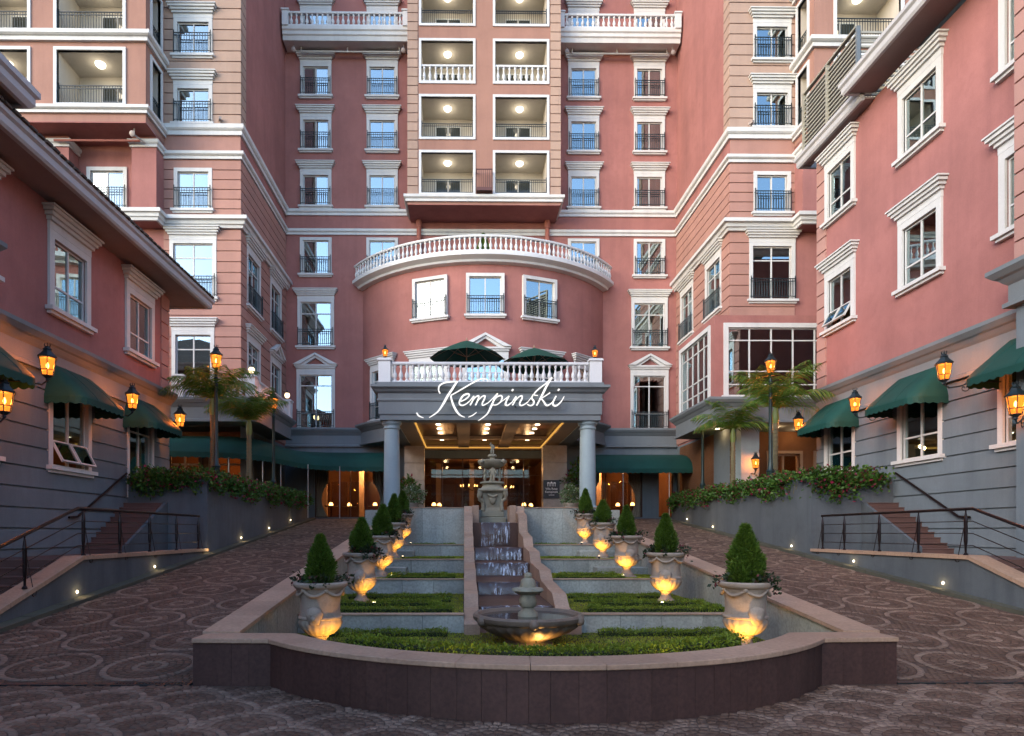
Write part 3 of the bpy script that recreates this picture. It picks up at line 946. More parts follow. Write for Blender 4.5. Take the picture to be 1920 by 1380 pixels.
# ------------------------------------------------------------------ the two towers
for s in (-1, 1):
    xi, xb = XI[s], XB[s]
    xo = xb + s * 9.0
    nm = 'left' if s < 0 else 'right'
    lab = 'salmon banded hotel tower with a white balustraded terrace at its foot' if s < 0 else 'salmon banded hotel tower with a glazed sunroom at its foot'
    tw = thing('hotel_building', lab, 'building', T(xi, YT, 2.9))
    inter = MB()
    wx = -12.46 if s < 0 else 14.3
    rows = [(24.0, 25.68, 1.78, 'flat', 'slide'), (20.85, 22.62, 1.78, 'flat', 'slide'), (16.9, 18.8, 1.75, None, 'slide'), (12.85, 15.5, 2.15, 'flat', 'cross'), (8.6, 11.3, 1.95, 'flat', 'cross'), (27.1, 28.8, 1.78, 'flat', 'slide')]
    fw_ = [dict(p=wx, z=a, w=f - 2 * t_, h=b - a - t_, hood=hd, rail=(a > 9), div=dv, curtain=('full' if (i % 2 == 0 and s < 0) else ('L' if s < 0 else None)) if a > 9 else 'both', warm=a < 9, lamp=a < 9)
           for i, (a, b, f, hd, dv) in enumerate(rows)]
    pA, pB = ((xb, YT), (xi, YT)) if s < 0 else ((xi, YT), (xb, YT))
    Mf, Lf, hf = facade(tw, pA, pB, 7.0, 36.5, fw_, M_['salmontone'], interior=inter)
    pC, pD = ((xi, YT), (xi, YW)) if s < 0 else ((xi, YW), (xi, YT))
    srows = [(12.85, 15.5, 2.05, 'flat', 'cross')] + ([(8.6, 11.3, 2.0, 'ped', 'tall')] if s < 0 else [])
    sy = (31.35, 35.0) if s < 0 else (31.5, 35.25)
    sw = [dict(p=y, z=a, w=f - 2 * t_, h=b - a - t_, hood=('flat' if (y < 33 or a > 12) else hd), rail=a > 12, div=dv, curtain='both', warm=True) for (a, b, f, hd, dv) in srows for y in sy]
    Ms, Ls, hs = facade(tw, pC, pD, 7.0, 36.5, sw, M_['rose'], interior=inter)
    # banded stucco courses
    for (za, zb) in ((7.1, 16.0), (16.5, 19.18), (20.8, 36.4)):
        courses(tw, Mf, (.0 if s < 0 else -.035), Lf + (.035 if s < 0 else 0), za, zb, .485, hf, M_['salmon' if za > 20 else 'salmontone'])
        if za < 20:
            courses(tw, Ms, 0.0, Ls, za, zb, .485, hs, M_['salmontone'])
        else:
            u = (0.0, .62) if s < 0 else (Ls - .62, Ls)
            courses(tw, Ms, u[0], u[1], za, zb, .485, [], M_['salmon'])
    path = [(xb, YT), (xi, YT), (xi, YW)] if s < 0 else [(xi, YW), (xi, YT), (xb, YT)]
    cornice(tw, path, BAND(20.3, 20.76, .2), M_['white'], 'band')
    cornice(tw, path, BAND(19.2, 19.52, .2), M_['white'], 'band')
    cornice(tw, path, CORN(16.0, 16.48, .42), M_['white'])
    # outer wall below the loggia bay
    qA, qB = ((xo, YT), (xb, YT)) if s < 0 else ((xb, YT), (xo, YT))
    ow = [dict(p=xb + s * 2.6, z=16.9, w=1.5, h=1.75, rail=True, curtain='full'), dict(p=xb + s * 2.6, z=12.85, w=1.75, h=2.5, rail=True, curtain='full', div='cross', hood='flat'),
          dict(p=xb + s * 3.0, z=8.6, w=1.7, h=2.5, div='cross', hood='flat', warm=True, curtain='both')]
    Mo, Lo, ho = facade(tw, qA, qB, 7.0, 20.2, ow, M_['rose'], interior=inter)
    for k in (0, 1):
        x = xb + s * (.55 + 3.9 * k)
        ob('pilaster', MB().box(x - .55, x + .55, YT - .75, YT - .002, 16.0, 19.9), M_['rose'], tw)
    for k in (0, 1):
        x = xb + s * (.55 + 3.9 * k)
        cornice(tw, [(x - .55, YT), (x - .55, YT - .75), (x + .55, YT - .75), (x + .55, YT)], BAND(19.3, 19.62, .14), M_['white'], 'band')
        cornice(tw, [(x - .55, YT), (x - .55, YT - .75), (x + .55, YT - .75), (x + .55, YT)], CORN(16.0, 16.48, .3), M_['white'], 'cornice')
    # projecting loggia bay
    yb = 27.9
    rA, rB = ((xo, yb), (xb, yb)) if s < 0 else ((xb, yb), (xo, yb))
    Mb_, Lb, db = frame_of(rA, rB)
    bh = []
    cs = (2.4, 6.5)
    zr = (20.62, 23.82, 27.0, 30.2)
    lw2, lh2 = 2.85, 2.3
    for c in cs:
        uc = Lb - c if s < 0 else c
        for z in zr: bh.append((uc - lw2 / 2, uc + lw2 / 2, z, z + lh2))
    ob('bay_wall', wall_mesh(Lb, 19.86, 36.5, bh, 0.0), M_['peach'], tw, Mb_)
    for h in bh:
        loggia(tw, Mb_ @ Matrix.Translation(((h[0] + h[1]) / 2, 0, h[2])), lw2, lh2, 'iron', D=1.65, light=h[2] < 27, power=8, offs=-s * .35)
    sA, sB = ((xb, yb), (xb, YT)) if s < 0 else ((xb, YT), (xb, yb))
    M2, L2, d2 = frame_of(sA, sB)
    sh = [(.5, 1.35, z, z + lh2) if s < 0 else (L2 - 1.35, L2 - .5, z, z + lh2) for z in zr]
    ob('bay_side', wall_mesh(L2, 19.86, 36.5, sh, 0.0), M_['peach'], tw, M2)
    for h in sh:
        loggia(tw, M2 @ Matrix.Translation(((h[0] + h[1]) / 2, 0, h[2])), .85, lh2, 'iron', D=.7, light=False, door=False)
    ob('bay_soffit', MB().box(min(xo, xb) + .002, max(xo, xb) - .002, yb + .002, YT, 19.8, 19.86), M_['rose'], tw)
    bp = [(xo, yb), (xb, yb), (xb, YT)] if s < 0 else [(xb, YT), (xb, yb), (xo, yb)]
    cornice(tw, bp, BAND(20.18, 20.48, .2), M_['white'], 'band')
    cornice(tw, bp, BAND(23.28, 23.68, .26), M_['white'], 'band')
    cornice(tw, bp, BAND(26.5, 26.86, .26), M_['white'], 'band')
    ob('pipe', MB().tube([(xb + s * .6, 28.6, 19.45), (xb + s * 4.4, 28.6, 19.45)], .05, 6), M_['pinkpipe'], tw)
    fl = thing('floodlight', 'round pale floodlight under the %s loggia bay' % nm, 'floodlight', T(xb + s * .7, 28.3, 19.4))
    ob('housing', MB().lathe([(.04, -.08), (.10, 0), (.125, .09), (.11, .1)], 12, T(xb + s * .7, 28.2, 19.5) @ Matrix.Rotation(R(110), 4, 'X')), M_['cctv'], fl, None, 40)
    ob('bracket', MB().tube([(xb + s * .7, 28.3, 19.8), (xb + s * .7, 28.25, 19.5), (xb + s * .7 - s * .35, 28.6, 19.35)], .04, 6), M_['pipe'], fl)
    cc = thing('security_camera', 'small security camera on the %s tower cornice' % nm, 'camera', T(xi + s * .9, YT - .1, 20.8))
    ob('body', MB().box(-.06, .06, -.18, .1, .12, .24), M_['cctv'], cc, T(xi + s * .9, YT - .1, 20.8, .4))
    ob('stand', MB().tube([(0, 0, 0), (0, 0, .12)], .03, 6), M_['cctv'], cc, T(xi + s * .9, YT - .1, 20.8))
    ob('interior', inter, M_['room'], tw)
    x0, x1 = min(xo, xi), max(xo, xi)
    if s < 0: ob('soffit', MB().box(x0, x1, YT + .002, 31.6, 6.93, 6.97), M_['greytrim'], tw)
    # ground storey under terrace or sunroom
    yg = 31.2
    gA, gB = ((xo, yg), (xi + s * -.0, yg)) if s < 0 else ((xi, yg), (xo, yg))
    Mg, Lg, dg = frame_of(gA, gB)
    gw = []
    ctr = (-11.5, -13.6, -15.7) if s < 0 else (12.95 + .3, 15.7, 18)
    for x in ctr:
        u = along(gA, dg, x)
        gw.append((u - .75, u + .75, 3.9 if s > 0 else 3.2, 5.9))
    ob('ground_wall', wall_mesh(Lg, 3.1, 7.0, gw, .3), M_['brownwall'] if 'brownwall' in M_ else M_['roomwarm'], tw, Mg)
    for h in gw:
        g = glazing(tw, Mg @ Matrix.Translation(((h[0] + h[1]) / 2, .12, h[2])), h[1] - h[0], h[3] - h[2], 2, (.5,) if s > 0 else (.8,), 'beam', b=.09)
        fb = MB(); a = (h[1] - h[0]) / 2; hh = h[3] - h[2]
        fb.box(-a - .14, -a, -.05, .05, 0, hh + .14); fb.box(a, a + .14, -.05, .05, 0, hh + .14); fb.box(-a, a, -.05, .05, hh, hh + .14)
        ob('surround', fb, M_['beam'], g, Mg @ Matrix.Translation(((h[0] + h[1]) / 2, 0, h[2])))
    rb = MB(); x0, x1 = min(xo, xi), max(xo, xi)
    q = [(x0, yg + .32, 3.1), (x1, yg + .32, 3.1), (x1, yg + .32, 6.9), (x0, yg + .32, 6.9), (x0, 36.5, 3.1), (x1, 36.5, 3.1), (x1, 36.5, 6.9), (x0, 36.5, 6.9)]
    rb.add(q, [(4, 5, 6, 7), (0, 4, 7, 3), (1, 2, 6, 5), (3, 7, 6, 2), (0, 1, 5, 4)])
    ob('restaurant_room', rb, M_['roomwarm'], tw)
    for x in ctr[:2]:
        point_light('restaurant_light', tw, T(x, 33.2, 5.9), 110, (1.0, .45, .14), .15)
    # ground-floor return wall beside the recess
    rA, rB = ((xi, YT), (xi, YW)) if s < 0 else ((xi, YW), (xi, YT))
    ob('ground_return', wall_mesh(YW - YT, 2.6, 7.0, [], .3), M_['grey'], tw, frame_of(rA, rB)[0])
    if s < 0:
        ex = -9.26
        tp = [(xo, 28.5), (ex, 28.5), (ex, 34.0), (xi, 34.0)]
        cornice(tw, tp, GREYCORN(6.95, 8.0, .3), M_['greytrim'], 'terrace_edge')
        ob('terrace_floor', MB().slab([(xo, 28.5), (ex, 28.5), (ex, 34.0), (xi, 34.0), (xi, YT - .002), (xo, YT - .002)], 6.96, 7.98), M_['greytrim'], tw)
        balustrade(tw, [(xo, 28.55), (ex - .5, 28.55)], 8.02, .86, .29, M_['whitepaint'], r=.1)
        balustrade(tw, [(ex - .02, 28.9), (ex - .02, 33.6)], 8.02, .86, .29, M_['whitepaint'], r=.1)
        for (x, y) in ((ex - .2, 28.6), (ex - .05, 33.8), (-12.6, 28.55)): pier(tw, x, y, 8.02, .9, .44, M_['whitepaint'])
        for k, (x, y, lab) in enumerate(((ex - .2, 28.6, 'small glowing globe lamp on the corner pier of the left terrace'), (ex - .05, 33.8, 'small glowing globe lamp on the end pier of the left terrace'))):
            gl = thing('globe_lamp', lab, 'lamp', T(x, y, 9.02), 'globe lamps on the left terrace')
            ob('globe', MB().lathe([(.03, .1), (.11, .16), (.14, .25), (.11, .34), (.03, .4)], 10), M_['globe'], gl, T(x, y, 9.02), 60)
            ob('cap', MB().lathe([(.07, 0), (.04, .04), (.03, .1)], 8).lathe([(.13, .36), (.05, .45), (.01, .52)], 8), M_['iron'], gl, T(x, y, 9.02))
            point_light('globe_light', gl, T(x, y, 9.27), 5, (1, .65, .3), .17)
    else:
        sr = thing('sunroom', 'pink sunroom bay with white gridded glazing on the right tower', 'sunroom', T(11.2, 28.5, 7.0))
        sx, yb0, yb1 = 11.2, 28.5, 33.4
        sn = MB()
        facade(sr, (sx, yb1), (sx, yb0), 8.0, 11.75, [dict(p=31.0, z=8.15, w=3.7, h=3.1, div='grid', cols=5, t=.2, sill=False)], M_['rose'])
        facade(sr, (sx, yb0), (20.0, yb0), 8.0, 11.75, [dict(p=14.25, z=8.15, w=4.9, h=3.05, div='grid', cols=5, t=.2, sill=True)], M_['rose'])
        ob('roof', MB().box(sx + .002, 20, yb0 + .002, yb1, 11.7, 11.76), M_['rose'], sr)
        ob('floor', MB().box(sx + .002, 20, yb0 + .002, yb1, 6.98, 8.0), M_['greytrim'], sr)
        cornice(sr, [(xi, yb1), (sx, yb1), (sx, yb0), (20, yb0)], GREYCORN(6.95, 8.05, .34), M_['greytrim'], 'cornice')
        rb = MB().quad((sx + .9, yb0 + .3, 8), (sx + .9, yb1 - .1, 8), (sx + .9, yb1 - .1, 11.6), (sx + .9, yb0 + 1.2, 11.6))
        rb.quad((sx + .95, yb0 + 1.1, 8), (20, yb0 + 1.1, 8), (20, yb0 + 1.1, 11.6), (sx + .95, yb0 + 1.1, 11.6))
        ob('back_wall', rb, M_['roomwarm'], sr)
        vs, fs = [], []
        for i in range(60):
            y = yb0 + .9 + 3.9 * i / 59; x = sx + .36 + .04 * math.sin(i * 1.7)
            vs += [(x, y, 8.05), (x, y, 11.4)]
        for i in range(59): fs.append((2 * i, 2 * i + 2, 2 * i + 3, 2 * i + 1))
        ob('curtain', MB().add(vs, fs).mesh('curtain', 60), M_['curtain'], sr)
        for x in (12.95, 17.0):
            ob('pillar', MB().box(x - .4, x + .4, 28.85, 29.65, 3.0, 6.98), M_['column'], sr)
            for k in range(3): ob('groove_band', MB().box(x - .415, x + .415, 28.835, 29.665, 3.6 + k * 1.1, 4.55 + k * 1.1), M_['column'], sr)
        for i, (x, y) in enumerate(((12.0, 30.2), (14.6, 29.8), (16.0, 30.5))):
            ob('downlight', MB().lathe([(.1, 6.93), (.1, 6.975)], 10, T(x, y, 0)), M_['downlight'], sr)
            point_light('soffit_light', sr, T(x, y, 6.8), 10, (1, .62, .3), .08)

for i, (x, y, lab) in enumerate(((.3, 39.3, 'branching candle chandelier behind the entrance glass, beside the fountain'), (2.6, 40.2, 'branching candle chandelier deeper in the lobby, right of the fountain'))):
    ch = thing('chandelier', lab, 'chandelier', T(x, y, 4.6))
    ob('stem', MB().tube([(x, y, 6.8), (x, y, 4.7)], .02, 6), M_['wood'], ch)
    for k in range(8):
        a = 2 * math.pi * k / 8
        c, s_ = math.cos(a), math.sin(a)
        ob('arm', MB().tube([(x, y, 4.75), (x + .3 * c, y + .3 * s_, 4.62), (x + .5 * c, y + .5 * s_, 4.85)], .014, 5), M_['wood'], ch)
        ob('candle_bulb', cached('cbulb', lambda: MB().lathe([(.01, 0), (.03, .04), (.02, .09), (.005, .12)], 6).mesh('candle_bulb')), M_['candle'], ch, T(x + .5 * c, y + .5 * s_, 4.87))
# ------------------------------------------------------------------ side wings
def wing(s):
    X = -10.97 if s < 0 else 13.9
    ye = 23.85 if s < 0 else 25.0
    y0 = -10.0
    zc, ztop = (7.12, 10.8) if s < 0 else (7.5, 16.75)
    lab = 'low pink wing over a grey banded base on the left, with overhanging eave' if s < 0 else 'pink three storey wing over a grey banded base on the right'
    wg = thing('hotel_building', lab, 'building', T(X, 15, 0))
    up, gr = MB(), MB()
    pA, pB = ((X, y0), (X, ye)) if s < 0 else ((X, ye), (X, y0))
    ys = (21.75, 17.9, 14.1, 10.2, 6.4) if s < 0 else (23.5, 19.35, 15.5, 11.4, 7.3)
    wu = []
    rows = (8.0,) if s < 0 else (9.72, 13.85)
    for z in rows:
        for i, y in enumerate(ys):
            wu.append(dict(p=y, z=z, w=1.46, h=1.86, hood='flat', div='low', t=.2, curtain=[None, None, 'both', None, None][i] if s > 0 else None, lamp=(s > 0 and i < 2 and z > 9),
                           vent=(s > 0 and i == 0 and z < 10), warm=True))
    M0, L, hu = facade(wg, pA, pB, zc, ztop, wu, M_['wing'], interior=up)
    q = (L - .62, L) if s < 0 else (0.0, .62)
    courses(wg, M0, q[0], q[1], zc + .02, ztop - .1, .53, [], M_['wingband'])
    gz = 3.8 if s < 0 else 4.3
    wgd = []
    for i, y in enumerate(ys):
        if s < 0 and i == 0:
            wgd.append(dict(p=y, z=3.17, w=1.5, h=2.75, div='tall', t=.14, sill=False, curtain='both', warm=True, lamp=True))
        else:
            wgd.append(dict(p=y, z=gz, w=1.6, h=2.0, div='low', t=.16, vent=(s < 0 and i == 1), lamp=True, warm=True, curtain=None))
    M1, L1, hg = facade(wg, pA, pB, -.6, 6.3, wgd, M_['grey'], name='ground_wall', interior=gr)
    courses(wg, M1, 0.0, L1, .08, 6.28 if s < 0 else 6.3, .53, hg, M_['grey'], t=.16)
    ob('end_wall', MB().box(min(X, X + s * 8), max(X, X + s * 8), ye - .02, ye - .001, -.6, ztop), M_['wing'], wg)
    cornice(wg, [pA, pB] if s > 0 else [pA, pB], GREYCORN(6.2 if s < 0 else 6.3, zc + .03, .36), M_['greytrim'])
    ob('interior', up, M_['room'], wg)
    ob('ground_interior', gr, M_['roomwarm'], wg)
    for i, y in enumerate(ys[:3]):
        point_light('room_light', wg, T(X + s * .95, y, gz + 1.75), 5, (1, .55, .22), .08)
    if s > 0:
        for y in ys[:2]:
            for z in rows: point_light('room_light', wg, T(X + .95, y, z + 1.7), 2.0, (1, .62, .28), .08)
    return wg, X, ye, ztop, ys


M_['wingband'] = stucco('wing_band', (0.40, 0.225, 0.188), 0.08, rnd=.04)
wl, XWL, YEL, ZTL, YSL = wing(-1)
wr, XWR, YER, ZTR, YSR = wing(1)
# left eave, gutter and roof
mb = MB().slab([(XWL + .002, -10), (XWL + 1.0, -10), (XWL + 1.0, YEL + 1.0), (XWL - 8, YEL + 1.0), (XWL - 8, YEL + .002), (XWL + .002, YEL + .002)], 10.74, 10.79)
ob('eave_soffit', mb, M_['soffit'], wl)
gut = [(0, 10.70), (.12, 10.70), (.17, 10.76), (.17, 10.92), (.24, 10.97), (.24, 11.08), (0, 11.08)]
ob('gutter', MB().sweep(gut, [(XWL + 1.0, -10), (XWL + 1.0, YEL + 1.0), (XWL - 8, YEL + 1.0)]), M_['fascia'], wl)
mb = MB()
A, B, C_, D_ = (XWL + 1.2, -10, 11.06), (XWL + 1.2, YEL + 1.2, 11.06), (XWL - 6, YEL - 6, 14.6), (XWL - 6, -10, 14.6)
mb.quad(A, B, C_, D_); mb.quad(B, (XWL - 13, YEL + 1.2, 11.06), (XWL - 6, YEL - 6, 14.6), C_)
ob('roof', mb, M_['tile'], wl)
tm = MB()
n = 118
for i in range(n):
    y = -6.9 + (YEL + 8.0) * i / n
    tm.box(XWL + 1.0, XWL + 1.3, y, y + .21, 11.085, 11.13 + .02 * random.random(), T(0, 0, 0))
tag(ob('eave_tiles', tm, M_['tile'], wl), kind='stuff')
# ridge of a higher roof behind the left eave
rg = MB()
rg.prism([(XWL - 1.2, 11.6), (XWL - .2, 11.3), (XWL - .2, 11.75), (XWL - .9, 12.15), (XWL - 1.2, 12.15)], 16.0, 22.0)
ob('ridge_cap', rg, M_['kerb'], wl)
# left pavilion nearest the camera
lp = MB().box(XWL - 3, XWL + .45, -6, 13.85, 0, 11.3)
ob('pavilion_wall', lp, M_['wing'], wl)
ob('pavilion_cornice', MB().sweep(GREYCORN(7.5, 8.4, .42), [(XWL + .45, -6), (XWL + .45, 13.85), (XWL - 3, 13.85)]), M_['greytrim'], wl)
ob('pavilion_eave', MB().box(XWL - 4, XWL + 1.4, -7, 13.95, 11.3, 11.36), M_['soffit'], wl)
ob('pavilion_gutter', MB().sweep([(0, 11.25), (.1, 11.25), (.18, 11.35), (.18, 11.5), (.25, 11.55), (.25, 11.68), (0, 11.68)], [(XWL + 1.4, -7), (XWL + 1.4, 13.95), (XWL - 4, 13.95)]), M_['fascia'], wl)
ob('pavilion_roof', MB().quad((XWL + 1.6, -7, 11.66), (XWL + 1.6, 14.15, 11.66), (XWL - 3, 9.5, 13.6), (XWL - 3, -7, 13.6)), M_['tile'], wl)

# right eaves
ob('eave_soffit', MB().box(XWR - .36, XWR - .002, 21.5, YER + .5, 16.7, 16.76), M_['soffit'], wr)
ob('eave_soffit', MB().box(XWR - .92, XWR - .002, -7, 21.5, 16.9, 16.96), M_['soffit'], wr)
gutr = lambda b: [(0, b - .05), (.1, b - .05), (.15, b + .03), (.15, b + .2), (.22, b + .26), (.22, b + .38), (0, b + .38)]
ob('gutter', MB().sweep(gutr(16.7), [(XWR + 6, YER + .5), (XWR - .36, YER + .5), (XWR - .36, 21.5)]), M_['fascia'], wr)
ob('gutter', MB().sweep(gutr(16.9), [(XWR - .1, 21.5), (XWR - .92, 21.5), (XWR - .92, -7)]), M_['fascia'], wr)
ob('roof', MB().quad((XWR - 1.1, -7, 17.27), (XWR + 6, -7, 20.5), (XWR + 6, 21.5, 20.5), (XWR - 1.1, 21.5, 17.27)), M_['tile'], wr)
# right pavilion edge
ob('pavilion_wall', MB().box(13.25, 16, 6, 15.22, 7.5, 16.7), M_['wingband'], wr)
ob('pavilion_base', MB().box(13.25, 16, 6, 15.22, 0, 7.498), M_['grey'], wr)
Mq, Lq, dq = frame_of((13.25, 15.22), (13.25, 6))
courses(wr, Mq, 0, Lq, 8.45, 16.6, .53, [], M_['wingband'])
ob('pavilion_cornice', MB().sweep(GREYCORN(7.45, 8.4, .42), [(16, 15.22), (13.25, 15.22), (13.25, 6)]), M_['greytrim'], wr)
# louvre screen standing on the right roof
ls = thing('louver_screen', 'olive slatted louver screen standing on the right wing roof', 'screen', T(13.45, 24, 17.1))
xs = XWR - .30
for k in range(14):
    z = 17.15 + k * .165
    for (ya, yb_) in ((22.05, 23.75), (23.85, 25.4)):
        sl = cached(('slat', round(yb_ - ya, 2)), lambda: MB().box(-.015, .015, 0, yb_ - ya, -.042, .042).mesh('slat'))
        ob('slat', sl, M_['louver'], ls, Matrix.Translation((xs, ya, z)) @ Matrix.Rotation(R(14), 4, 'Y'))
for y in (21.95, 23.8, 25.45): ob('post', MB().box(xs - .06, xs + .06, y - .05, y + .05, 17.0, 19.5), M_['louverpost' if y < 22 else 'louver'], ls)
ob('top_rail', MB().box(xs - .07, xs + .07, 22.0, 25.5, 19.5, 19.56), M_['louver'], ls)
for k in range(14):
    z = 17.15 + k * .165
    ob('slat', cached('slatx', lambda: MB().box(0, 3.2, -.015, .015, -.042, .042).mesh('slat')), M_['louver'], ls, Matrix.Translation((xs + .1, 21.95, z)) @ Matrix.Rotation(R(-14), 4, 'X'))
ob('backing', MB().box(xs + .1, xs + .14, 22.0, 25.4, 17.0, 19.4), M_['room'], ls)  # near-black sheet added so the gaps between the slats read dark

# ------------------------------------------------------------------ range closing the court behind the camera (seen in the window reflections)
rear = thing('hotel_building', 'low pink range with a dark pitched roof, reflected in the lower windows', 'building', T(2, -45, 0))
rint = MB()
facade(rear, (24, -45), (-22, -45), 5.2, 9.2, [dict(p=x, z=6.2, w=1.46, h=1.86, hood='flat', div='low', t=.2) for x in range(-15, 19, 4)], M_['wing'], interior=rint)
facade(rear, (24, -45), (-22, -45), -.3, 5.2, [dict(p=x, z=2.0, w=1.6, h=2.2, div='low', t=.16) for x in range(-15, 19, 4)], M_['grey'], name='ground_wall', interior=rint)
cornice(rear, [(24, -45), (-22, -45)], GREYCORN(4.3, 5.25, .36), M_['greytrim'])
ob('gutter', MB().sweep([(0, 9.1), (.9, 9.1), (1.0, 9.2), (1.0, 9.45), (0, 9.45)], [(24, -45), (-22, -45)]), M_['fascia'], rear)
ob('roof', MB().prism([(-22, 9.4), (24, 9.4), (18, 12.5), (-16, 12.5)], -52, -46), M_['tile'], rear)
ob('interior', rint, M_['room'], rear)

# ------------------------------------------------------------------ portico
po = thing('entrance_portico', 'grey columned entrance portico with coffered timber ceiling and balustraded roof terrace', 'portico', T(AX, 27.2, 2.9))
PX, PY0, PY1 = 4.62, 26.75, 34.2
pth = [(AX - PX, PY1), (AX - PX, PY0), (AX + PX, PY0), (AX + PX, PY1)]
ob('entablature', MB().sweep([(-.65, 6.74), (0, 6.74), (0, 6.93), (.05, 6.98), (.05, 7.5), (.1, 7.53), (.1, 7.6), (.06, 7.64), (.06, 7.84), (.16, 7.9), (.22, 7.98), (.34, 8.06), (.34, 8.16), (.12, 8.2), (.12, 8.3), (-.65, 8.3)], pth), M_['greytrim'], po)
ob('roof_slab', MB().box(AX - PX + .3, AX + PX - .3, PY0 + .3, 34.0, 8.1, 8.26), M_['greytrim'], po)
ob('ceiling_panel', MB().box(AX - PX + .64, AX + PX - .64, PY0 + .64, 36.9, 7.02, 7.06), M_['wood'], po)
# raised ceiling edge, recessed cove and beams
for s in (-1, 1):
    xa, xb_ = sorted((AX + s * 3.98, AX + s * 3.28))
    ob('ceiling_edge', MB().box(xa, xb_, PY0 + .66, 36.9, 6.78, 7.018), M_['beam'], po)
    xc = AX + s * 3.24
    ob('cove_strip', MB().box(xc - .03, xc + .03, PY0 + .9, 36.3, 6.84, 6.9), M_['cove'], po)
    xm = AX + s * 1.12
    ob('ceiling_beam', MB().box(xm - .3, xm + .3, PY0 + .66, 36.3, 6.86, 7.018), M_['beam'], po)
for y in (28.3, 33.2):
    for (x0, x1) in ((AX - 3.2, AX - 1.43), (AX - .81, AX + .81), (AX + 1.43, AX + 3.2)):
        ob('ceiling_beam', MB().box(x0, x1, y - .2, y + .2, 6.88, 7.018), M_['beam'], po)
ob('ceiling_edge', MB().box(AX - 3.27, AX + 3.27, 36.35, 36.9, 6.78, 7.018), M_['beam'], po)
ob('cove_strip', MB().box(AX - 3.2, AX + 3.2, 36.28, 36.34, 6.84, 6.9), M_['cove'], po)
for i, x in enumerate((AX - 2.28, AX, AX + 2.28)):
    for y in (29.4, 30.6, 31.9, 34.2):
        ob('downlight', cached('dl', lambda: MB().lathe([(.11, -.03), (.11, 0)], 10).mesh('downlight')), M_['downlight'], po, T(x, y, 7.017))
    for y in (30.2, 34.0): point_light('portico_light', po, T(x, y, 6.55), 13, (1.0, .6, .28), .1)
for s in (-1, 1):
    x = AX + s * 4.17
    ob('column', MB().lathe([(.46, 2.9), (.46, 3.02), (.42, 3.06), (.40, 3.14), (.345, 3.2), (.345, 4.4), (.315, 6.35), (.315, 6.4), (.36, 6.43), (.36, 6.47), (.33, 6.5), (.33, 6.56), (.40, 6.62), (.42, 6.66), (.42, 6.735)], 28, T(x, 27.25, 0)),
       M_['column'], po, None, 40)
ob('marble_pillar', MB().box(-3.1, -2.1, 33.6, 34.3, 2.9, 6.6), M_['marble'], po)
ob('marble_pillar', MB().box(4.15, 5.35, 33.4, 34.2, 2.9, 6.6), M_['marble'], po)
for (x, y) in ((-3.0, 33.6), (4.9, 33.6)):
    mbp = MB(); x0, x1 = (-3.12, -2.08) if x < 0 else (4.13, 5.37)
    for k in range(4): ob('marble_panel', MB().box(x0, x1, 33.36 if x > 0 else 33.56, 33.99, 2.95 + k * .92, 3.82 + k * .92), M_['marble'], po)
balustrade(po, [(AX - PX + .5, PY0 + .12), (AX + PX - .5, PY0 + .12)], 8.3, .88, .245, M_['whitepaint'], r=.1)
for s in (-1, 1):
    x = AX + s * (PX - .12)
    pa = [(x, 33.6), (x, PY0 + .5)] if s < 0 else [(x, PY0 + .5), (x, 33.6)]
    balustrade(po, pa, 8.3, .88, .27, M_['whitepaint'], r=.1)
    pier(po, AX + s * (PX - .2), PY0 + .2, 8.3, .92, .5, M_['whitepaint'])

# ------------------------------------------------------------------ script lettering on the portico
sgn = thing('script_sign', 'large white script lettering across the front of the portico', 'sign', T(AX, 26.3, 6.9))
YS = 26.35
kS = 26.35 / 1200


def sx_(u): return ((770 + u / 6.4) - 868) * kS
def sz_(v): return 2 + (1000 - (700 + v / 6.4)) * kS


def stroke(mb, pts, w0, w1, wm=None, dep=.07):
    P = [Vector((sx_(u), sz_(v))) for u, v in pts]
    Q = []
    n = len(P)
    for i in range(n - 1):
        p0, p1, p2, p3 = P[max(i - 1, 0)], P[i], P[i + 1], P[min(i + 2, n - 1)]
        for k in range(7):
            t = k / 7
            Q.append(0.5 * ((2 * p1) + (p2 - p0) * t + (2 * p0 - 5 * p1 + 4 * p2 - p3) * t * t + (3 * p1 - p0 - 3 * p2 + p3) * t ** 3))
    Q.append(P[-1])
    m = len(Q)
    vs = []
    for i, q in enumerate(Q):
        t = i / (m - 1)
        w = (w0 * (1 - t) + w1 * t) if wm is None else (w0 + (wm - w0) * t * 2 if t < .5 else wm + (w1 - wm) * (t - .5) * 2)
        w = .92 * w / 6.4 * kS
        d = (Q[min(i + 1, m - 1)] - Q[max(i - 1, 0)]).normalized()
        nn = Vector((-d.y, d.x)) * w
        for y in (0, dep):
            vs += [(q.x + nn.x, YS + y, q.y + nn.y), (q.x - nn.x, YS + y, q.y - nn.y)]
    fs = []
    for i in range(m - 1):
        a = i * 4; b = a + 4
        fs += [(a, a + 1, b + 1, b), (a + 2, b + 2, b + 3, a + 3), (a, b, b + 2, a + 2), (a + 1, a + 3, b + 3, b + 1)]
    fs += [(0, 2, 3, 1), ((m - 1) * 4, (m - 1) * 4 + 1, (m - 1) * 4 + 3, (m - 1) * 4 + 2)]
    mb.add(vs, fs)


def dot(mb, u, v, r=13):
    stroke(mb, [(u - r * .7, v + r * .7), (u + r * .7, v - r * .7)], r * .8, r * .8)


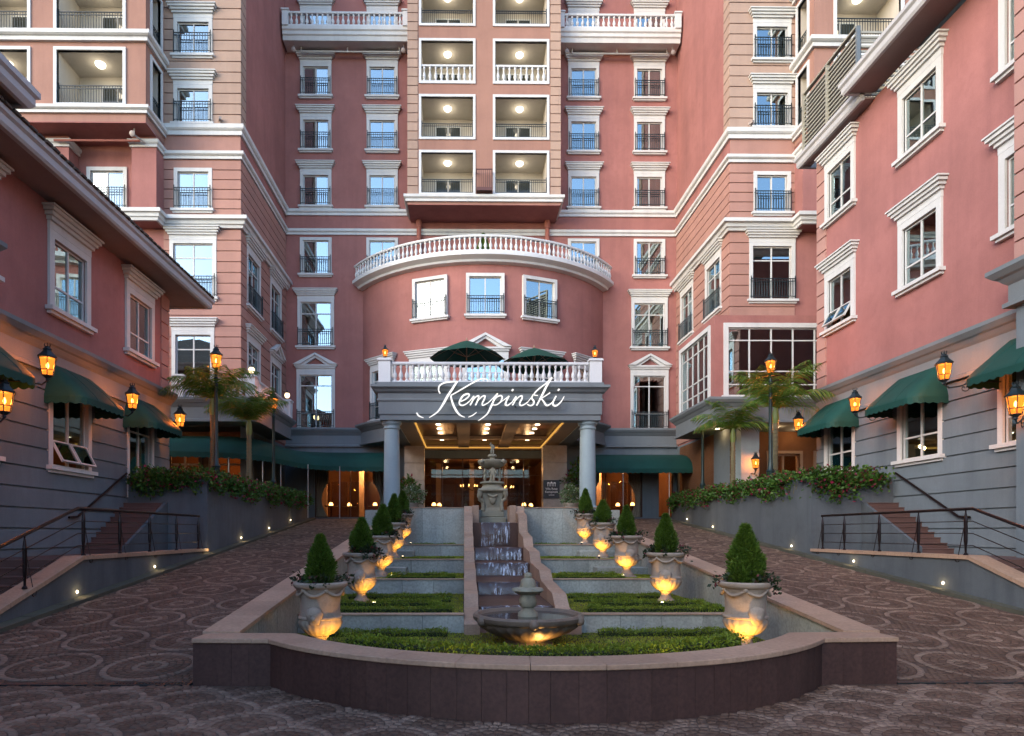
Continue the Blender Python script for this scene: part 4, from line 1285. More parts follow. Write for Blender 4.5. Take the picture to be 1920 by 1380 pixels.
LET = [
    [([(340, 240), (322, 200), (335, 145), (400, 110), (480, 100), (545, 95)], 7, 6, 9), ([(545, 95), (490, 180), (430, 270), (380, 360), (310, 460), (210, 530)], 11, 4, 15),
     ([(58, 472), (85, 510), (142, 534)], 9, 3, 9), ([(915, 100), (905, 72), (850, 62), (790, 80), (700, 130), (600, 188), (520, 235), (468, 262)], 3, 6, 8),
     ([(468, 268), (488, 350), (530, 440), (580, 500), (638, 526)], 10, 3, 14), ([(678, 524), (730, 502), (778, 465)], 3, 3, 6)],
    [([(590, 335), (650, 305), (690, 262), (668, 243), (615, 268), (578, 325), (572, 362), (598, 382), (645, 370), (700, 325)], 6, 5, 11)],
    [([(700, 325), (745, 272), (728, 330), (700, 380)], 5, 9), ([(712, 350), (768, 282), (803, 270), (795, 315), (765, 380)], 4, 9, 9), ([(778, 345), (838, 280), (878, 268), (872, 305), (846, 358), (856, 381), (912, 355)], 4, 5, 10)],
    [([(912, 355), (970, 300), (1030, 238)], 4, 6), ([(1030, 240), (990, 310), (950, 400), (900, 490), (800, 566)], 8, 3, 13), ([(975, 335), (1020, 284), (1062, 264), (1086, 284), (1068, 335), (1020, 374), (972, 376)], 5, 5, 9)],
    [([(1060, 350), (1120, 305), (1168, 270)], 3, 5), ([(1168, 268), (1132, 340), (1128, 374), (1155, 380), (1205, 342)], 9, 5, 11)],
    [([(1205, 342), (1252, 275), (1238, 330), (1208, 380)], 5, 9), ([(1222, 350), (1278, 286), (1320, 266), (1324, 298), (1297, 350), (1305, 381), (1345, 374), (1395, 338)], 4, 5, 10)],
    [([(1395, 338), (1445, 275), (1462, 245)], 4, 6), ([(1455, 255), (1443, 295), (1466, 330), (1460, 366), (1425, 384), (1385, 366)], 6, 5, 11)],
    [([(1515, 262), (1472, 255), (1480, 228), (1530, 180), (1610, 118), (1685, 42)], 4, 6, 8), ([(1685, 45), (1625, 140), (1565, 260), (1500, 382)], 8, 9, 14), ([(1662, 228), (1612, 262), (1556, 298)], 7, 4), ([(1556, 298), (1585, 335), (1620, 380), (1660, 368), (1700, 330)], 6, 4, 11)],
    [([(1735, 268), (1697, 345), (1704, 378), (1742, 381), (1795, 335), (1832, 272)], 9, 4, 11)]]
DOTS = {4: (1210, 198), 8: (1765, 193)}
for i, strokes in enumerate(LET):
    mb = MB()
    for st in strokes: stroke(mb, st[0], st[1], st[2], st[3] if len(st) > 3 else None)
    if i in DOTS: dot(mb, *DOTS[i])
    ob('letter', mb, M_['letter'], sgn)
for v in (285, 378): ob('mounting_bar', MB().box(sx_(430), sx_(1800), YS + .08, YS + .1, sz_(v) - .025, sz_(v) + .025), M_['greytrim'], sgn)
for u in (560, 900, 1250, 1650): ob('standoff', MB().box(sx_(u) - .02, sx_(u) + .02, YS + .1, PY0 + .02, sz_(378) - .02, sz_(378) + .02), M_['greytrim'], sgn)

# black wall sign beside the entrance
ws = thing('wall_sign', 'small black sign with white crest and lettering on the right marble pillar', 'sign', T(4.55, 33.3, 4.3))
ob('panel', MB().bbox(4.13, 4.97, 33.27, 33.33, 3.83, 4.78, .008), M_['signpanel'], ws)
cr = MB()
for dx in (-.16, 0, .16):
    cr.box(4.55 + dx - .05, 4.55 + dx - .03, 33.258, 33.266, 4.45, 4.6 + (.04 if dx == 0 else 0)); cr.box(4.55 + dx + .03, 4.55 + dx + .05, 33.258, 33.266, 4.45, 4.6 + (.04 if dx == 0 else 0))
    cr.prism([(4.55 + dx - .07, 4.6), (4.55 + dx + .07, 4.6), (4.55 + dx + .05, 4.65), (4.55 + dx, 4.7 if dx == 0 else 4.66), (4.55 + dx - .05, 4.65)], 33.256, 33.265)
ob('crest', cr, M_['signprint'], ws)


def text(parent, s_, x, y, z, size, mat, name='lettering'):
    cu = bpy.data.curves.new('txt', 'FONT'); cu.body = s_; cu.size = size; cu.align_x = 'CENTER'; cu.extrude = .003
    o = bpy.data.objects.new('txt', cu)
    me_ = bpy.data.meshes.new_from_object(o)
    bpy.data.objects.remove(o); bpy.data.curves.remove(cu)
    ob(name, me_, mat, parent, Matrix.Translation((x, y, z)) @ Matrix.Rotation(R(90), 4, 'X'))


text(ws, 'Villa Rosa', 4.55, 33.262, 4.27, .16, M_['signprint'])
text(ws, 'Kempinski', 4.55, 33.262, 4.11, .16, M_['signprint'])
text(ws, 'NAIROBI', 4.55, 33.262, 3.97, .075, M_['signprint'])

# ------------------------------------------------------------------ ground, ramps and paving
SL = .106
def rz_(y): return SL * (y - 8.6)


gd = ob('ground', MB().add([(-400, -400, -.03), (400, -400, -.03), (400, 400, -.03), (-400, 400, -.03)], [(0, 1, 2, 3)]), M_['joint'])
tag(gd, kind='structure')
XR = {-1: -8.35, 1: 11.2}
XG = {-1: AX - 4.68, 1: AX + 4.68}


def setts(arr, zf):
    """arr: n x 6 (cx, cy, half along, half across, angle, tone) -> verts, faces, tones"""
    n = len(arr)
    cx, cy, a, b, th, tone = arr.T
    lift = rng.uniform(-.003, .004, n)
    c, s = np.cos(th), np.sin(th)
    V = np.zeros((n, 8, 3))
    tx, ty = rng.uniform(-.02, .02, (2, n))
    for k, (su, sv) in enumerate(((-1, -1), (1, -1), (1, 1), (-1, 1))):
        ju = rng.uniform(.9, 1.0, n); jv = rng.uniform(.9, 1.0, n)
        for lvl in (0, 1):
            ins = 0.0 if lvl == 0 else .006
            u = su * (a * ju - ins); v = sv * (b * jv - ins)
            x = cx + u * c - v * s; y = cy + u * s + v * c
            V[:, lvl * 4 + k, 0] = x; V[:, lvl * 4 + k, 1] = y
            V[:, lvl * 4 + k, 2] = zf(y) + (-.012 if lvl == 0 else lift + tx * u + ty * v)
    base = (np.arange(n) * 8)[:, None]
    F = np.concatenate([base + np.array(q) for q in ((4, 5, 6, 7), (0, 1, 5, 4), (1, 2, 6, 5), (2, 3, 7, 6), (3, 0, 4, 7))], axis=1).reshape(-1, 4)
    return V.reshape(-1, 3), F, np.repeat(tone, 5)


def lay(parent, arr, zf, name, nmax=300):
    arr = np.array(arr)
    X, Y = arr[:, 0], arr[:, 1]
    px = 870 + 1200 * X / np.maximum(Y, .1); py = 1000 + 1200 * (2 - np.array([zf(y) for y in Y])) / np.maximum(Y, .1)
    vis = (px > 0) & (px < 1920) & (py < 1380) & (Y > 5)
    order = np.argsort(np.where(vis, Y, 1e6))
    near = order[:nmax]; rest = order[nmax:]
    for i in near:
        v, f, t = setts(arr[i:i + 1], zf)
        o = v.mean(axis=0)
        ob(name, np_mesh(name, v - o, f, {'tone': t}), M_['sett'], parent, Matrix.Translation(o))
    v, f, t = setts(arr[rest], zf)
    tag(ob('far_setts', np_mesh('far_setts', v, f, {'tone': t}), M_['sett'], parent), kind='stuff')


# forecourt: fish-scale fans of setts
fc = ob('forecourt', MB().box(-16, 18, -4, 8.48, -.028, -.012), M_['joint']); tag(fc, kind='structure')
arr = []
RF = .52
def in_planter(x, y):
    dx = abs(x - AX)
    if dx > 4.7: return y > 8.46
    if dx > 3.64: return y > 8.4
    return y > 8.45 - 4.75 + 4.75 - (math.sqrt(max(0, 4.75 ** 2 - dx ** 2)) - 3.05) - .02
for j in range(0, 12):
    cy = 4.1 + j * RF
    for i in range(-14, 16):
        cx = i * 2 * RF + (RF if j % 2 else 0) + .3
        for (r, tone, hw) in ((RF - .045, .95, .042), (RF - .14, .55, .046), (RF - .24, .1, .046), (RF - .34, .05, .046), (RF - .44, .25, .044)):
            n = max(4, int(2 * math.pi * r / .098))
            for k in range(n):
                a = 2 * math.pi * k / n + r * 9
                x, y = cx + r * math.cos(a), cy + r * math.sin(a)
                if in_planter(x, y) or y > 8.44: continue
                cov = False
                for (ox, oy) in ((cx - RF, cy - RF), (cx + RF, cy - RF), (cx, cy - 2 * RF)):
                    if (x - ox) ** 2 + (y - oy) ** 2 < (RF - .004) ** 2: cov = True; break
                if cov: continue
                arr.append((x, y, .95 * math.pi * r / n, hw, a + math.pi / 2, min(1, max(0, tone + random.uniform(-.15, .15)))))
lay(fc, arr, lambda y: 0.0 * y, 'sett')

# ramps: rings of setts
for s in (-1, 1):
    xg, xr = XG[s], XR[s]
    x0, x1 = min(xg, xr), max(xg, xr)
    mb = MB().add([(x0, 8.5, -.03), (x1, 8.5, -.03), (x1, 35, rz_(35) - .018), (x0, 35, rz_(35) - .018), (x0, 8.5, -.4), (x1, 8.5, -.4), (x1, 35, -.4), (x0, 35, -.4)],
                  [(0, 1, 2, 3), (0, 4, 5, 1), (1, 5, 6, 2), (3, 2, 6, 7), (0, 3, 7, 4)])
    rp = ob('ramp', mb, M_['joint']); tag(rp, kind='structure')
    arr = []
    G = 1.42
    cx0 = xr - s * .95
    cen = [(cx0 - s * i * G, 9.35 + j * G) for i in range(-1, 5) for j in range(-1, 19)]
    xa, xb_ = sorted((xr - s * .3, xg + s * .02))
    for (cx, cy) in cen:
        for (r, tone) in ((.60, .9), (.50, .06), (.40, .03), (.30, .08), (.20, .75), (.10, .12)):
            n = int(2 * math.pi * r / .104)
            for k in range(n):
                a = 2 * math.pi * k / n + r * 5
                x, y = cx + r * math.cos(a), cy + r * math.sin(a)
                if xa + .03 < x < xb_ - .03 and 8.62 < y < 34.9:
                    arr.append((x, y, .94 * math.pi * r / n, .046, a + math.pi / 2, min(1, max(0, tone + random.uniform(-.15, .12)))))
    ca = np.array(cen)
    for iy in range(int(26.4 / .1)):
        y = 8.6 + iy * .1
        for ix in range(int((xb_ - xa) / .1)):
            x = xa + .05 + ix * .1 + (.05 if iy % 2 else 0)
            if x > xb_ - .04: continue
            ddx = (x - cx0) / (-s * G); ddy = (y - 9.35) / G
            ex = (ddx - round(ddx)) * G; ey = (ddy - round(ddy)) * G
            if ex * ex + ey * ey < .68 ** 2: continue
            arr.append((x, y, .046, .046, random.uniform(-.06, .06), random.uniform(0, .22)))
    lay(rp, arr, rz_, 'sett')
    xk0, xk1 = sorted((xr, xr - s * .27))
    kb = thing('kerb', 'mossy stone kerb along the outer edge of the %s ramp' % ('left' if s < 0 else 'right'), 'kerb', T(xr, 10, 0))
    for i in range(25):
        ya, yb_ = 9.0 + i * 1.04, 9.0 + i * 1.04 + 1.025
        ob('kerb_stone', MB().add([(xk0, ya, rz_(ya) - .05), (xk1, ya, rz_(ya) - .05), (xk1, yb_, rz_(yb_) - .05), (xk0, yb_, rz_(yb_) - .05),
                                   (xk0, ya, rz_(ya) + .07), (xk1, ya, rz_(ya) + .06), (xk1, yb_, rz_(yb_) + .06), (xk0, yb_, rz_(yb_) + .07)],
                                  [(4, 5, 6, 7), (0, 1, 5, 4), (1, 2, 6, 5), (2, 3, 7, 6), (3, 0, 4, 7)]), M_['kerb'], kb)
dv = ob('entrance_drive', MB().box(XR[-1], XR[1], 35.0, 37.4, 2.4, 2.82), M_['step']); tag(dv, kind='structure')
pf = ob('entrance_platform', MB().box(AX - 4.9, AX + 4.9, 24.62, 37.3, 1.0, 2.9), M_['stone']); tag(pf, kind='structure')
for s in (-1, 1):
    xa, xb_ = sorted((XR[s] + s * .98, XR[s] + s * 15))
    tf = ob('terrace_floor', MB().box(xa, xb_, 21.0, 37.2, 2.5, 3.12), M_['step']); tag(tf, kind='structure')
# drain at the foot of the left ramp
dr = thing('drain_grate', 'dark slatted drain grate at the foot of the left ramp', 'drain', T(-4.1, 8.53, 0))
ob('frame', MB().box(-4.65, -3.62, 8.46, 8.5, -.02, .012).box(-4.65, -3.62, 8.57, 8.61, -.02, .012), M_['iron'], dr)
for i in range(24): ob('bar', MB().box(-4.64 + i * .043, -4.62 + i * .043, 8.5, 8.57, -.02, .008), M_['iron'], dr)
for s in (-1, 1):
    xa, xb_ = (-13, -4.66) if s < 0 else (XG[1] + .02, 16)
    ch = ob('drain_channel', MB().box(xa, xb_, 8.49, 8.6, -.02, .004), M_['iron']); tag(ch, 'dark drain channel across the foot of the %s ramp' % ('left' if s < 0 else 'right'), 'drain')

# ------------------------------------------------------------------ landings, stairs, planter walls
XWW = {-1: XWL, 1: XWR}
LZ = 1.42
for s in (-1, 1):
    nm = 'left' if s < 0 else 'right'
    xr, xw = XR[s], XWW[s]
    xin = xr + s * .26
    y1 = 20.9 if s < 0 else 20.5
    # retaining wall with sloping stringer
    rw = thing('retaining_wall', 'dark slate retaining wall under the %s landing, with pink sloping coping' % nm, 'wall', T(xr, 15, 0))
    poly = [(9.9, -.2), (y1, -.2), (y1, LZ), (14.1, LZ), (9.9, -.02)]
    vs = [(xr, y, z) for y, z in poly] + [(xin, y, z) for y, z in poly]
    n = len(poly)
    fs = [tuple(range(n)), tuple(range(2 * n - 1, n - 1, -1))] + [(i, i + n, (i + 1) % n + n, (i + 1) % n) for i in range(n)]
    ob('wall', MB().add(vs, fs), M_['slate'], rw)
    xa, xb_ = sorted((xr - s * .05, xin + s * .12))
    for (ya, za, yb_, zb_) in [(9.6, -.12, 10.7, .255), (10.71, .258, 11.8, .632), (11.81, .636, 12.9, 1.01), (12.91, 1.013, 14.06, LZ)] + [(14.07 + i * 1.37, LZ, 15.43 + i * 1.37, LZ) for i in range(5)]:
        yb_ = min(yb_, y1)
        ob('coping_stone', MB().add([(xa, ya, za + .002), (xb_, ya, za + .002), (xb_, yb_, zb_ + .002), (xa, yb_, zb_ + .002), (xa, ya, za + .09), (xb_, ya, za + .09), (xb_, yb_, zb_ + .09), (xa, yb_, zb_ + .09)],
                                    [(3, 2, 1, 0), (4, 5, 6, 7), (0, 1, 5, 4), (1, 2, 6, 5), (2, 3, 7, 6), (3, 0, 4, 7)]), M_['coping'], rw)
    xa, xb_ = sorted((xin + s * .002, xw))
    ld = ob('landing', MB().box(xa, xb_, 14.0, y1, .2, LZ), M_['step']); tag(ld, kind='structure')
    st = thing('stairs', 'red brown steps going down from the %s landing to the forecourt' % nm, 'stairs', T((xa + xb_) / 2, 12.4, 0))
    nst = 9
    for i in range(nst):
        z = LZ * (nst - i - 1) / nst; y = 14.0 - i * .37
        if z <= 0.02: continue
        ob('step', MB().box(xa, xb_, y - .37, y, -.1, z - .03).bbox(xa, xb_, y - .39, y, z - .03, z, .006), M_['step'], st)
    st = thing('stairs', 'red brown steps climbing beside the %s wing wall' % nm, 'stairs', T(xw, 18.5, LZ))
    sa, sb = sorted((xw, xw - s * (1.0 if s > 0 else 1.25)))
    nst = 10
    for i in range(nst):
        z = LZ + (2.98 - LZ) * (i + 1) / nst; y = y1 - 2.55 + i * .255
        ob('step', MB().box(sa, sb, y, y + .255, LZ, z - .03).bbox(sa, sb, y - .02, y + .255, z - .03, z, .006), M_['step'], st)
    xs0, xs1 = sorted((xw - s * (1.002 if s > 0 else 1.252), xw - s * (1.1 if s > 0 else 1.35)))
    ob('stringer', MB().add([(x, y, z) for x in (xs0, xs1) for (y, z) in ((y1 - 2.62, LZ), (y1, LZ), (y1, 3.05), (y1 - 2.62, LZ + .2))],
                            [(0, 1, 2, 3), (7, 6, 5, 4), (0, 4, 5, 1), (1, 5, 6, 2), (2, 6, 7, 3), (3, 7, 4, 0)]), M_['slate'], st)
    # planter
    plw = thing('planter_wall', 'tall dark slate planter wall along the %s ramp, vines over its top' % nm, 'wall', T(xr, 27, 2))
    xo = xr + s * .2
    xa, xb_ = sorted((xr, xo))
    PZ = 3.82
    ob('side_wall', MB().box(xa, xb_, y1, 34.4, .8, PZ), M_['slate'], plw)
    xa, xb_ = sorted((xo, xw - s * .002))
    ob('front_wall', MB().box(xa, xb_, y1 + .002, y1 + .2, 1.2, PZ - .002), M_['slate'], plw)
    xa, xb_ = sorted((xr + s * .97, xr + s * 1.1))
    ob('back_wall', MB().box(xa, xb_, y1 + .2, 34.4, 3.0, PZ - .1), M_['slate'], plw)
    xa, xb_ = sorted((xo, xr + s * .97))
    ob('soil', MB().box(xa, xb_, y1 + .2, 34.4, 3.2, 3.7), M_['soil'], plw)
    # small wall lights
    led = ((148, 1114), (292, 1064), (388, 1033), (453, 1008), (505, 990), (545, 975)) if s < 0 else ((1776, 1103), (1606, 1057), (1488, 1026), (1398, 1002), (1339, 988), (1290, 973))
    for i, (px, py) in enumerate(led):
        y = abs(xr) * 1200 / abs(px - 870); z = max(2 - (py - 1000) * y / 1200, rz_(y) + .18)
        wlx = thing('wall_light', 'tiny recessed marker light low on the %s ramp wall, %s from the camera' % (nm, ('nearest', 'second', 'third', 'fourth', 'fifth', 'farthest')[i]), 'light', T(xr, y, z), 'marker lights along the %s ramp' % nm)
        ob('lens', MB().lathe([(.028, 0), (.02, .02)], 10), M_['led'], wlx, Matrix.Translation((xr - s * .012, y, z)) @ Matrix.Rotation(R(-90 * s), 4, 'Y'))
        ob('bezel', MB().lathe([(.055, 0), (.05, .012), (.03, .012)], 12), M_['pipe'], wlx, Matrix.Translation((xr - s * .001, y, z)) @ Matrix.Rotation(R(-90 * s), 4, 'Y'))
        point_light('marker_glow', wlx, T(xr - s * .12, y, z), .9, (1, .7, .35), .03)
    # landing railing
    RZ = 2.55
    rl = thing('handrail', 'dark metal railing with cables along the edge of the %s landing' % nm, 'railing', T(xr, 17, LZ))
    xp = xr + s * .1
    ob('top_rail', MB().tube([(xp, y1 - .4, RZ), (xp, 14.1, RZ), (xp, 9.9, RZ - 1.42)], .035, 8), M_['railiron'], rl)
    for dz_ in (.28, .55, .82):
        ob('cable', MB().tube([(xp, y1 - .4, RZ - dz_), (xp, 14.1, RZ - dz_), (xp, 9.9, RZ - 1.42 - dz_)], .011, 6), M_['railiron'], rl)
    for y in (y1 - .45, 18.9, 17.3, 15.8, 14.3, 12.4, 10.6):
        zb_ = LZ + .09 if y >= 14.1 else LZ + .09 - (14.1 - y) * .338
        ob('post', MB().lathe([(.05, 0), (.05, .02), (.022, .06), (.026, .2), (.04, .32), (.04, .78), (.026, .9), (.016, .97), (.016, 1.06)], 8, T(xp, y, zb_)), M_['railiron'], rl)
        cur = [(xp - s * .1, y + .1 + .09 * (k / 12) * math.cos(k * .6), zb_ - .1 + .09 * (k / 12) * math.sin(k * .6)) for k in range(13)]
        ob('scroll', MB().tube(cur, .012, 5), M_['railiron'], rl)
        ob('stay', MB().tube([(xp - s * .1, y + .1, zb_ - .05), (xp, y + .02, zb_ + .75)], .009, 5), M_['railiron'], rl)
    hr = thing('handrail', 'sloping dark handrail climbing beside the %s wing wall' % nm, 'railing', T(xw, 18, LZ))
    xh = xw - s * .12
    pts = [(xh, y1 - 3.2, LZ + 1.02), (xh, y1 - 2.8, LZ + 1.05), (xh, y1 - .2, 2.98 + .95)]
    ob('rail', MB().tube(pts, .035, 8), M_['railiron'], hr)
    for t in (.1, .5, .9): 
        y = y1 - 2.8 + 2.6 * t; z = LZ + 1.05 + (2.98 + .95 - LZ - 1.05) * t
        ob('bracket', MB().tube([(xh, y, z), (xw, y, z - .1)], .014, 5), M_['railiron'], hr)
# ------------------------------------------------------------------ foliage kit
def unit(v):
    return v / np.maximum(np.linalg.norm(v, axis=1, keepdims=True), 1e-6)


def leaf_arrays(C, N, size, aspect=.5, rnd=.8, up=0.0):
    n = len(C)
    d = unit(unit(N) + rng.normal(0, rnd, (n, 3)) + np.array([0, 0, up]))
    sd = unit(np.cross(d, rng.normal(0, 1, (n, 3))))
    s = (size * rng.uniform(.7, 1.3, n))[:, None]
    fold = unit(np.cross(d, sd)) * s * .12
    v = np.stack([C, C + d * s * .5 + sd * s * aspect * .5 + fold, C + d * s, C + d * s * .5 - sd * s * aspect * .5 + fold], axis=1).reshape(-1, 3)
    f = (np.arange(n) * 4)[:, None] + np.arange(4)[None, :]
    return v, f


def leafobj(name, v, f, mat, parent=None, M=None):
    return ob(name, np_mesh(name, v, f), mat, parent, M)


def hedge(label, path, w, z0, h, closed=False, dens=2600, size=.034, group=None, wob=.02):
    """clipped hedge: dark core with a skin of small leaves"""
    t = thing('clipped_hedge', label, 'hedge', T(path[0][0], path[0][1], z0), group)
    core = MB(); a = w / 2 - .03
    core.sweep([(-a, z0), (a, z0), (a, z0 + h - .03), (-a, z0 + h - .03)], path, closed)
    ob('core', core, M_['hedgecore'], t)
    P = [Vector(p[:2]) for p in path]
    if closed: P.append(P[0])
    Cs, Ns = [], []
    for i in range(len(P) - 1):
        d = P[i + 1] - P[i]; L = d.length
        if L < 1e-4: continue
        d.normalize(); nr = Vector((d.y, -d.x))
        for (area, side) in ((L * w, 'top'), (L * h, 'r'), (L * h, 'l')):
            n = int(area * dens) + 1
            u = rng.uniform(-w * .3, L + w * .3, n) if len(P) > 2 else rng.uniform(0, L, n)
            if side == 'top':
                q = rng.uniform(-w / 2, w / 2, n); z = np.full(n, z0 + h) + .02 * np.sin(u * 7 + q * 9) - .0; N = np.tile([0, 0, 1.0], (n, 1))
            else:
                sg = 1 if side == 'r' else -1
                q = np.full(n, sg * w / 2) + .015 * np.sin(u * 6); z = z0 + h * rng.uniform(0, 1, n) ** .8; N = np.tile([nr.x * sg, nr.y * sg, .3], (n, 1))
            j = rng.normal(0, wob, (n, 3)) - .012 * N
            C = np.stack([P[i].x + d.x * u + nr.x * q, P[i].y + d.y * u + nr.y * q, z], axis=1) + j
            Cs.append(C); Ns.append(N)
    v, f = leaf_arrays(np.concatenate(Cs), np.concatenate(Ns), size, .6, .7)
    leafobj('foliage', v, f, M_['hedge'], t)
    return t


# ------------------------------------------------------------------ terraced garden
RA, CA = 4.75, Vector((AX, 11.5))
am = math.asin(3.64 / RA)


def garc(r, n, m=1.0):
    return [(CA.x + r * math.sin(-am * m + 2 * am * m * i / n), CA.y - r * math.cos(-am * m + 2 * am * m * i / n)) for i in range(n + 1)]


outer = [(AX - 4.68, 8.5)] + garc(RA, 40) + [(AX + 4.68, 8.5)]
fw = thing('planter_wall', 'low curved plum stone planter wall in the foreground, with pink coping', 'wall', T(AX, 7, 0))
ob('backing', MB().sweep([(-.40, -.1), (-.035, -.1), (-.035, .555), (-.40, .555)], outer), M_['joint'], fw)
# slabs
P = [Vector(p) for p in outer]
cum = [0]
for i in range(len(P) - 1): cum.append(cum[-1] + (P[i + 1] - P[i]).length)


def at_len(s_):
    for i in range(len(P) - 1):
        if s_ <= cum[i + 1] + 1e-9:
            return P[i].lerp(P[i + 1], (s_ - cum[i]) / (cum[i + 1] - cum[i]))
    return P[-1]


brk = [0]
while brk[-1] < cum[-1] - .2:
    s0 = brk[-1]; nxt = s0 + random.choice((.23, .25, .27, .3))
    for c in (cum[1], cum[-2]):
        if s0 < c - .01 and nxt > c - .1: nxt = c
    brk.append(min(nxt, cum[-1]))
if brk[-1] < cum[-1] - .01: brk.append(cum[-1])
for i in range(len(brk) - 1):
    a, b = at_len(brk[i]), at_len(brk[i + 1])
    M0, L, d = frame_of(a, b)
    o = random.uniform(-.003, .003)
    ob('slab', MB().bbox(.0015, L - .0015, -.012 + o * .5, .04, -.06, .556, .002), M_['plum'], fw, M0)
# coping stones
nb = 13
for i in range(nb):
    s0, s1 = cum[-1] * i / nb, cum[-1] * (i + 1) / nb
    pts = [at_len(s0 + .003)] + [P[k] for k in range(len(P)) if s0 + .03 < cum[k] < s1 - .03] + [at_len(s1 - .003)]
    ob('coping_stone', MB().sweep([(-.44, .558), (.045, .558), (.05, .566), (.05, .61), (.042, .618), (-.44, .618)], [tuple(p) for p in pts]), M_['coping'], fw)

TZ = [(12.2, -.05, .47), (16.5, .47, .83), (19.3, .83, 1.23), (22.2, 1.23, 1.62), (24.5, 1.62, 3.0)]
LEVEL = [(8.2, 12.2, .10), (12.2, 16.5, .44), (16.5, 19.3, .80), (19.3, 22.2, 1.20), (22.2, 24.5, 1.58)]
ords = ('lowest', 'second', 'third', 'fourth', 'tall top')
def ptop(y): return .60 + SL * (y - 8.5)
for s in (-1, 1):
    nm = 'left' if s < 0 else 'right'
    xo = XG[s]; xi_ = xo - s * .42
    pw = thing('parapet_wall', 'sloping stone parapet with pink coping between the %s ramp and the garden' % nm, 'wall', T(xo, 15, 0))
    ny = 16
    for i in range(ny):
        ya, yb_ = 8.9 + i * (24.55 - 8.9) / ny, 8.9 + (i + 1) * (24.55 - 8.9) / ny - .006
        za, zb_ = ptop(ya), ptop(yb_)

        def piece(x0, x1, b0, b1, t0, t1, nm_, mt):
            x0, x1 = sorted((x0, x1))
            ob(nm_, MB().add([(x0, ya, b0), (x1, ya, b0), (x1, yb_, b1), (x0, yb_, b1), (x0, ya, t0), (x1, ya, t0), (x1, yb_, t1), (x0, yb_, t1)],
                             [(3, 2, 1, 0), (4, 5, 6, 7), (0, 1, 5, 4), (1, 2, 6, 5), (2, 3, 7, 6), (3, 0, 4, 7)]), M_[mt], pw)
        piece(xo, xo - s * .2, -.2, -.2, za - .06, zb_ - .06, 'outer_slab', 'plum')
        piece(xo - s * .203, xi_, -.2, -.2, za - .06, zb_ - .06, 'inner_slab', 'stone')
        piece(xo + s * .04, xi_ - s * .05, za - .058, zb_ - .058, za, zb_, 'coping_stone', 'coping')
    xc, xe = AX + s * 1.1, xi_
    for k, (y, z0, z1) in enumerate(TZ):
        tw_ = thing('terrace_wall', '%s blue grey stone terrace wall on the %s of the cascade' % (ords[k], nm), 'wall', T((xc + xe) / 2, y, z0), 'terrace walls of the garden')
        n = 4
        for i in range(n):
            a, b = sorted((xc + (xe - xc) * i / n, xc + (xe - xc) * (i + 1) / n))
            ob('slab', MB().bbox(a + .003, b - .003, y + random.uniform(0, .004), y + .1, z0 - .1, z1 - .032, .004), M_['stone'], tw_)
        a, b = sorted((xc, xe))
        ob('coping', MB().bbox(a + .002, b - .002, y - .03, y + .18, z1 - .03, z1, .006), M_['coping'], tw_)
    for k, (ya, yb_, z) in enumerate(LEVEL):
        a, b = sorted((xc if k else AX, xe))
        bed = ob('garden_bed', MB().box(a + .001, b - .001, ya + (.102 if k else .0) if k else 8.6, yb_ - .001, z - .4, z), M_['soil']); tag(bed, kind='structure')
        n = int((b - a) * (yb_ - ya) * 1500)
        C = np.stack([rng.uniform(a + .02, b - .02, n), rng.uniform(ya + (.2 if k else .6), yb_ - .02, n), np.full(n, z - .005)], axis=1)
        v, f = leaf_arrays(C, np.tile([0, 0, 1.0], (n, 1)), .028, .4, .55)
        lw_ = leafobj('lawn', v, f, M_['grass']); tag(lw_, 'short bright grass on the %s garden bed, %s of the cascade' % (('front', 'second', 'third', 'fourth', 'top')[k], nm), 'grass', kind='stuff')
    # low stone blocks beside the urns
    for k, (y, z) in enumerate(((18.6, .80), (21.6, 1.20))):
        x = AX + s * 3.35
        a, b = sorted((x - s * .55, xe))
        bk = ob('stone_block', MB().bbox(a, b - .002 if s > 0 else b, y, y + .69, z - .05, z + .2, .01), M_['stone']); tag(bk, 'low grey stone block on the %s terrace, %s of the cascade' % (('third', 'fourth')[k], nm), 'block')
    # hedges
    hx0, hx1 = AX + s * 1.4, AX + s * 3.95
    hedge('thin straight box hedge at the foot of the lowest terrace wall, %s of the basin' % nm, [(hx0, 11.85), (hx1, 11.85)], .28, .1, .1)
    hedge('low box hedge ring on the second garden bed, %s of the cascade' % nm, [(hx0, 12.6), (hx1, 12.6), (hx1, 13.7), (hx0 + s * .35, 13.7)], .16, .44, .10, closed=True)
    hedge('straight box hedge at the back of the second garden bed, %s of the cascade' % nm, [(hx0, 15.3), (hx1 - s * .1, 15.3)], .3, .44, .09)
    hedge('low box hedge strip in the middle of the second garden bed, %s of the cascade' % nm, [(hx0, 14.5), (hx1 - s * .9, 14.4)], .18, .44, .08)
    hedge('low box hedge ring on the third garden bed, %s of the cascade' % nm, [(hx0, 16.9), (hx1 - s * .9, 16.9), (hx1 - s * .9, 18.0), (hx0 + s * .3, 18.0)], .16, .80, .08, closed=True)
    hedge('low box hedge strip on the fourth garden bed, %s of the cascade' % nm, [(hx0, 19.7), (hx1 - s * 1.0, 19.7)], .2, 1.2, .05)
    hedge('low box hedge strip on the top garden bed, %s of the cascade' % nm, [(hx0, 22.6), (hx1 - s * 1.0, 22.6)], .2, 1.58, .04)
hedge('long curved box hedge just behind the foreground coping', garc(RA - 1.02, 26, .9), .30, .1, .49, dens=2600, size=.036)
C = []
for i in range(9000):
    a = random.uniform(-am, am) * .97; r = RA - random.uniform(.44, .8)
    C.append((CA.x + r * math.sin(a), CA.y - r * math.cos(a), .40))
v, f = leaf_arrays(np.array(C), np.tile([0, 0, 1.0], (len(C), 1)), .05, .35, .5)
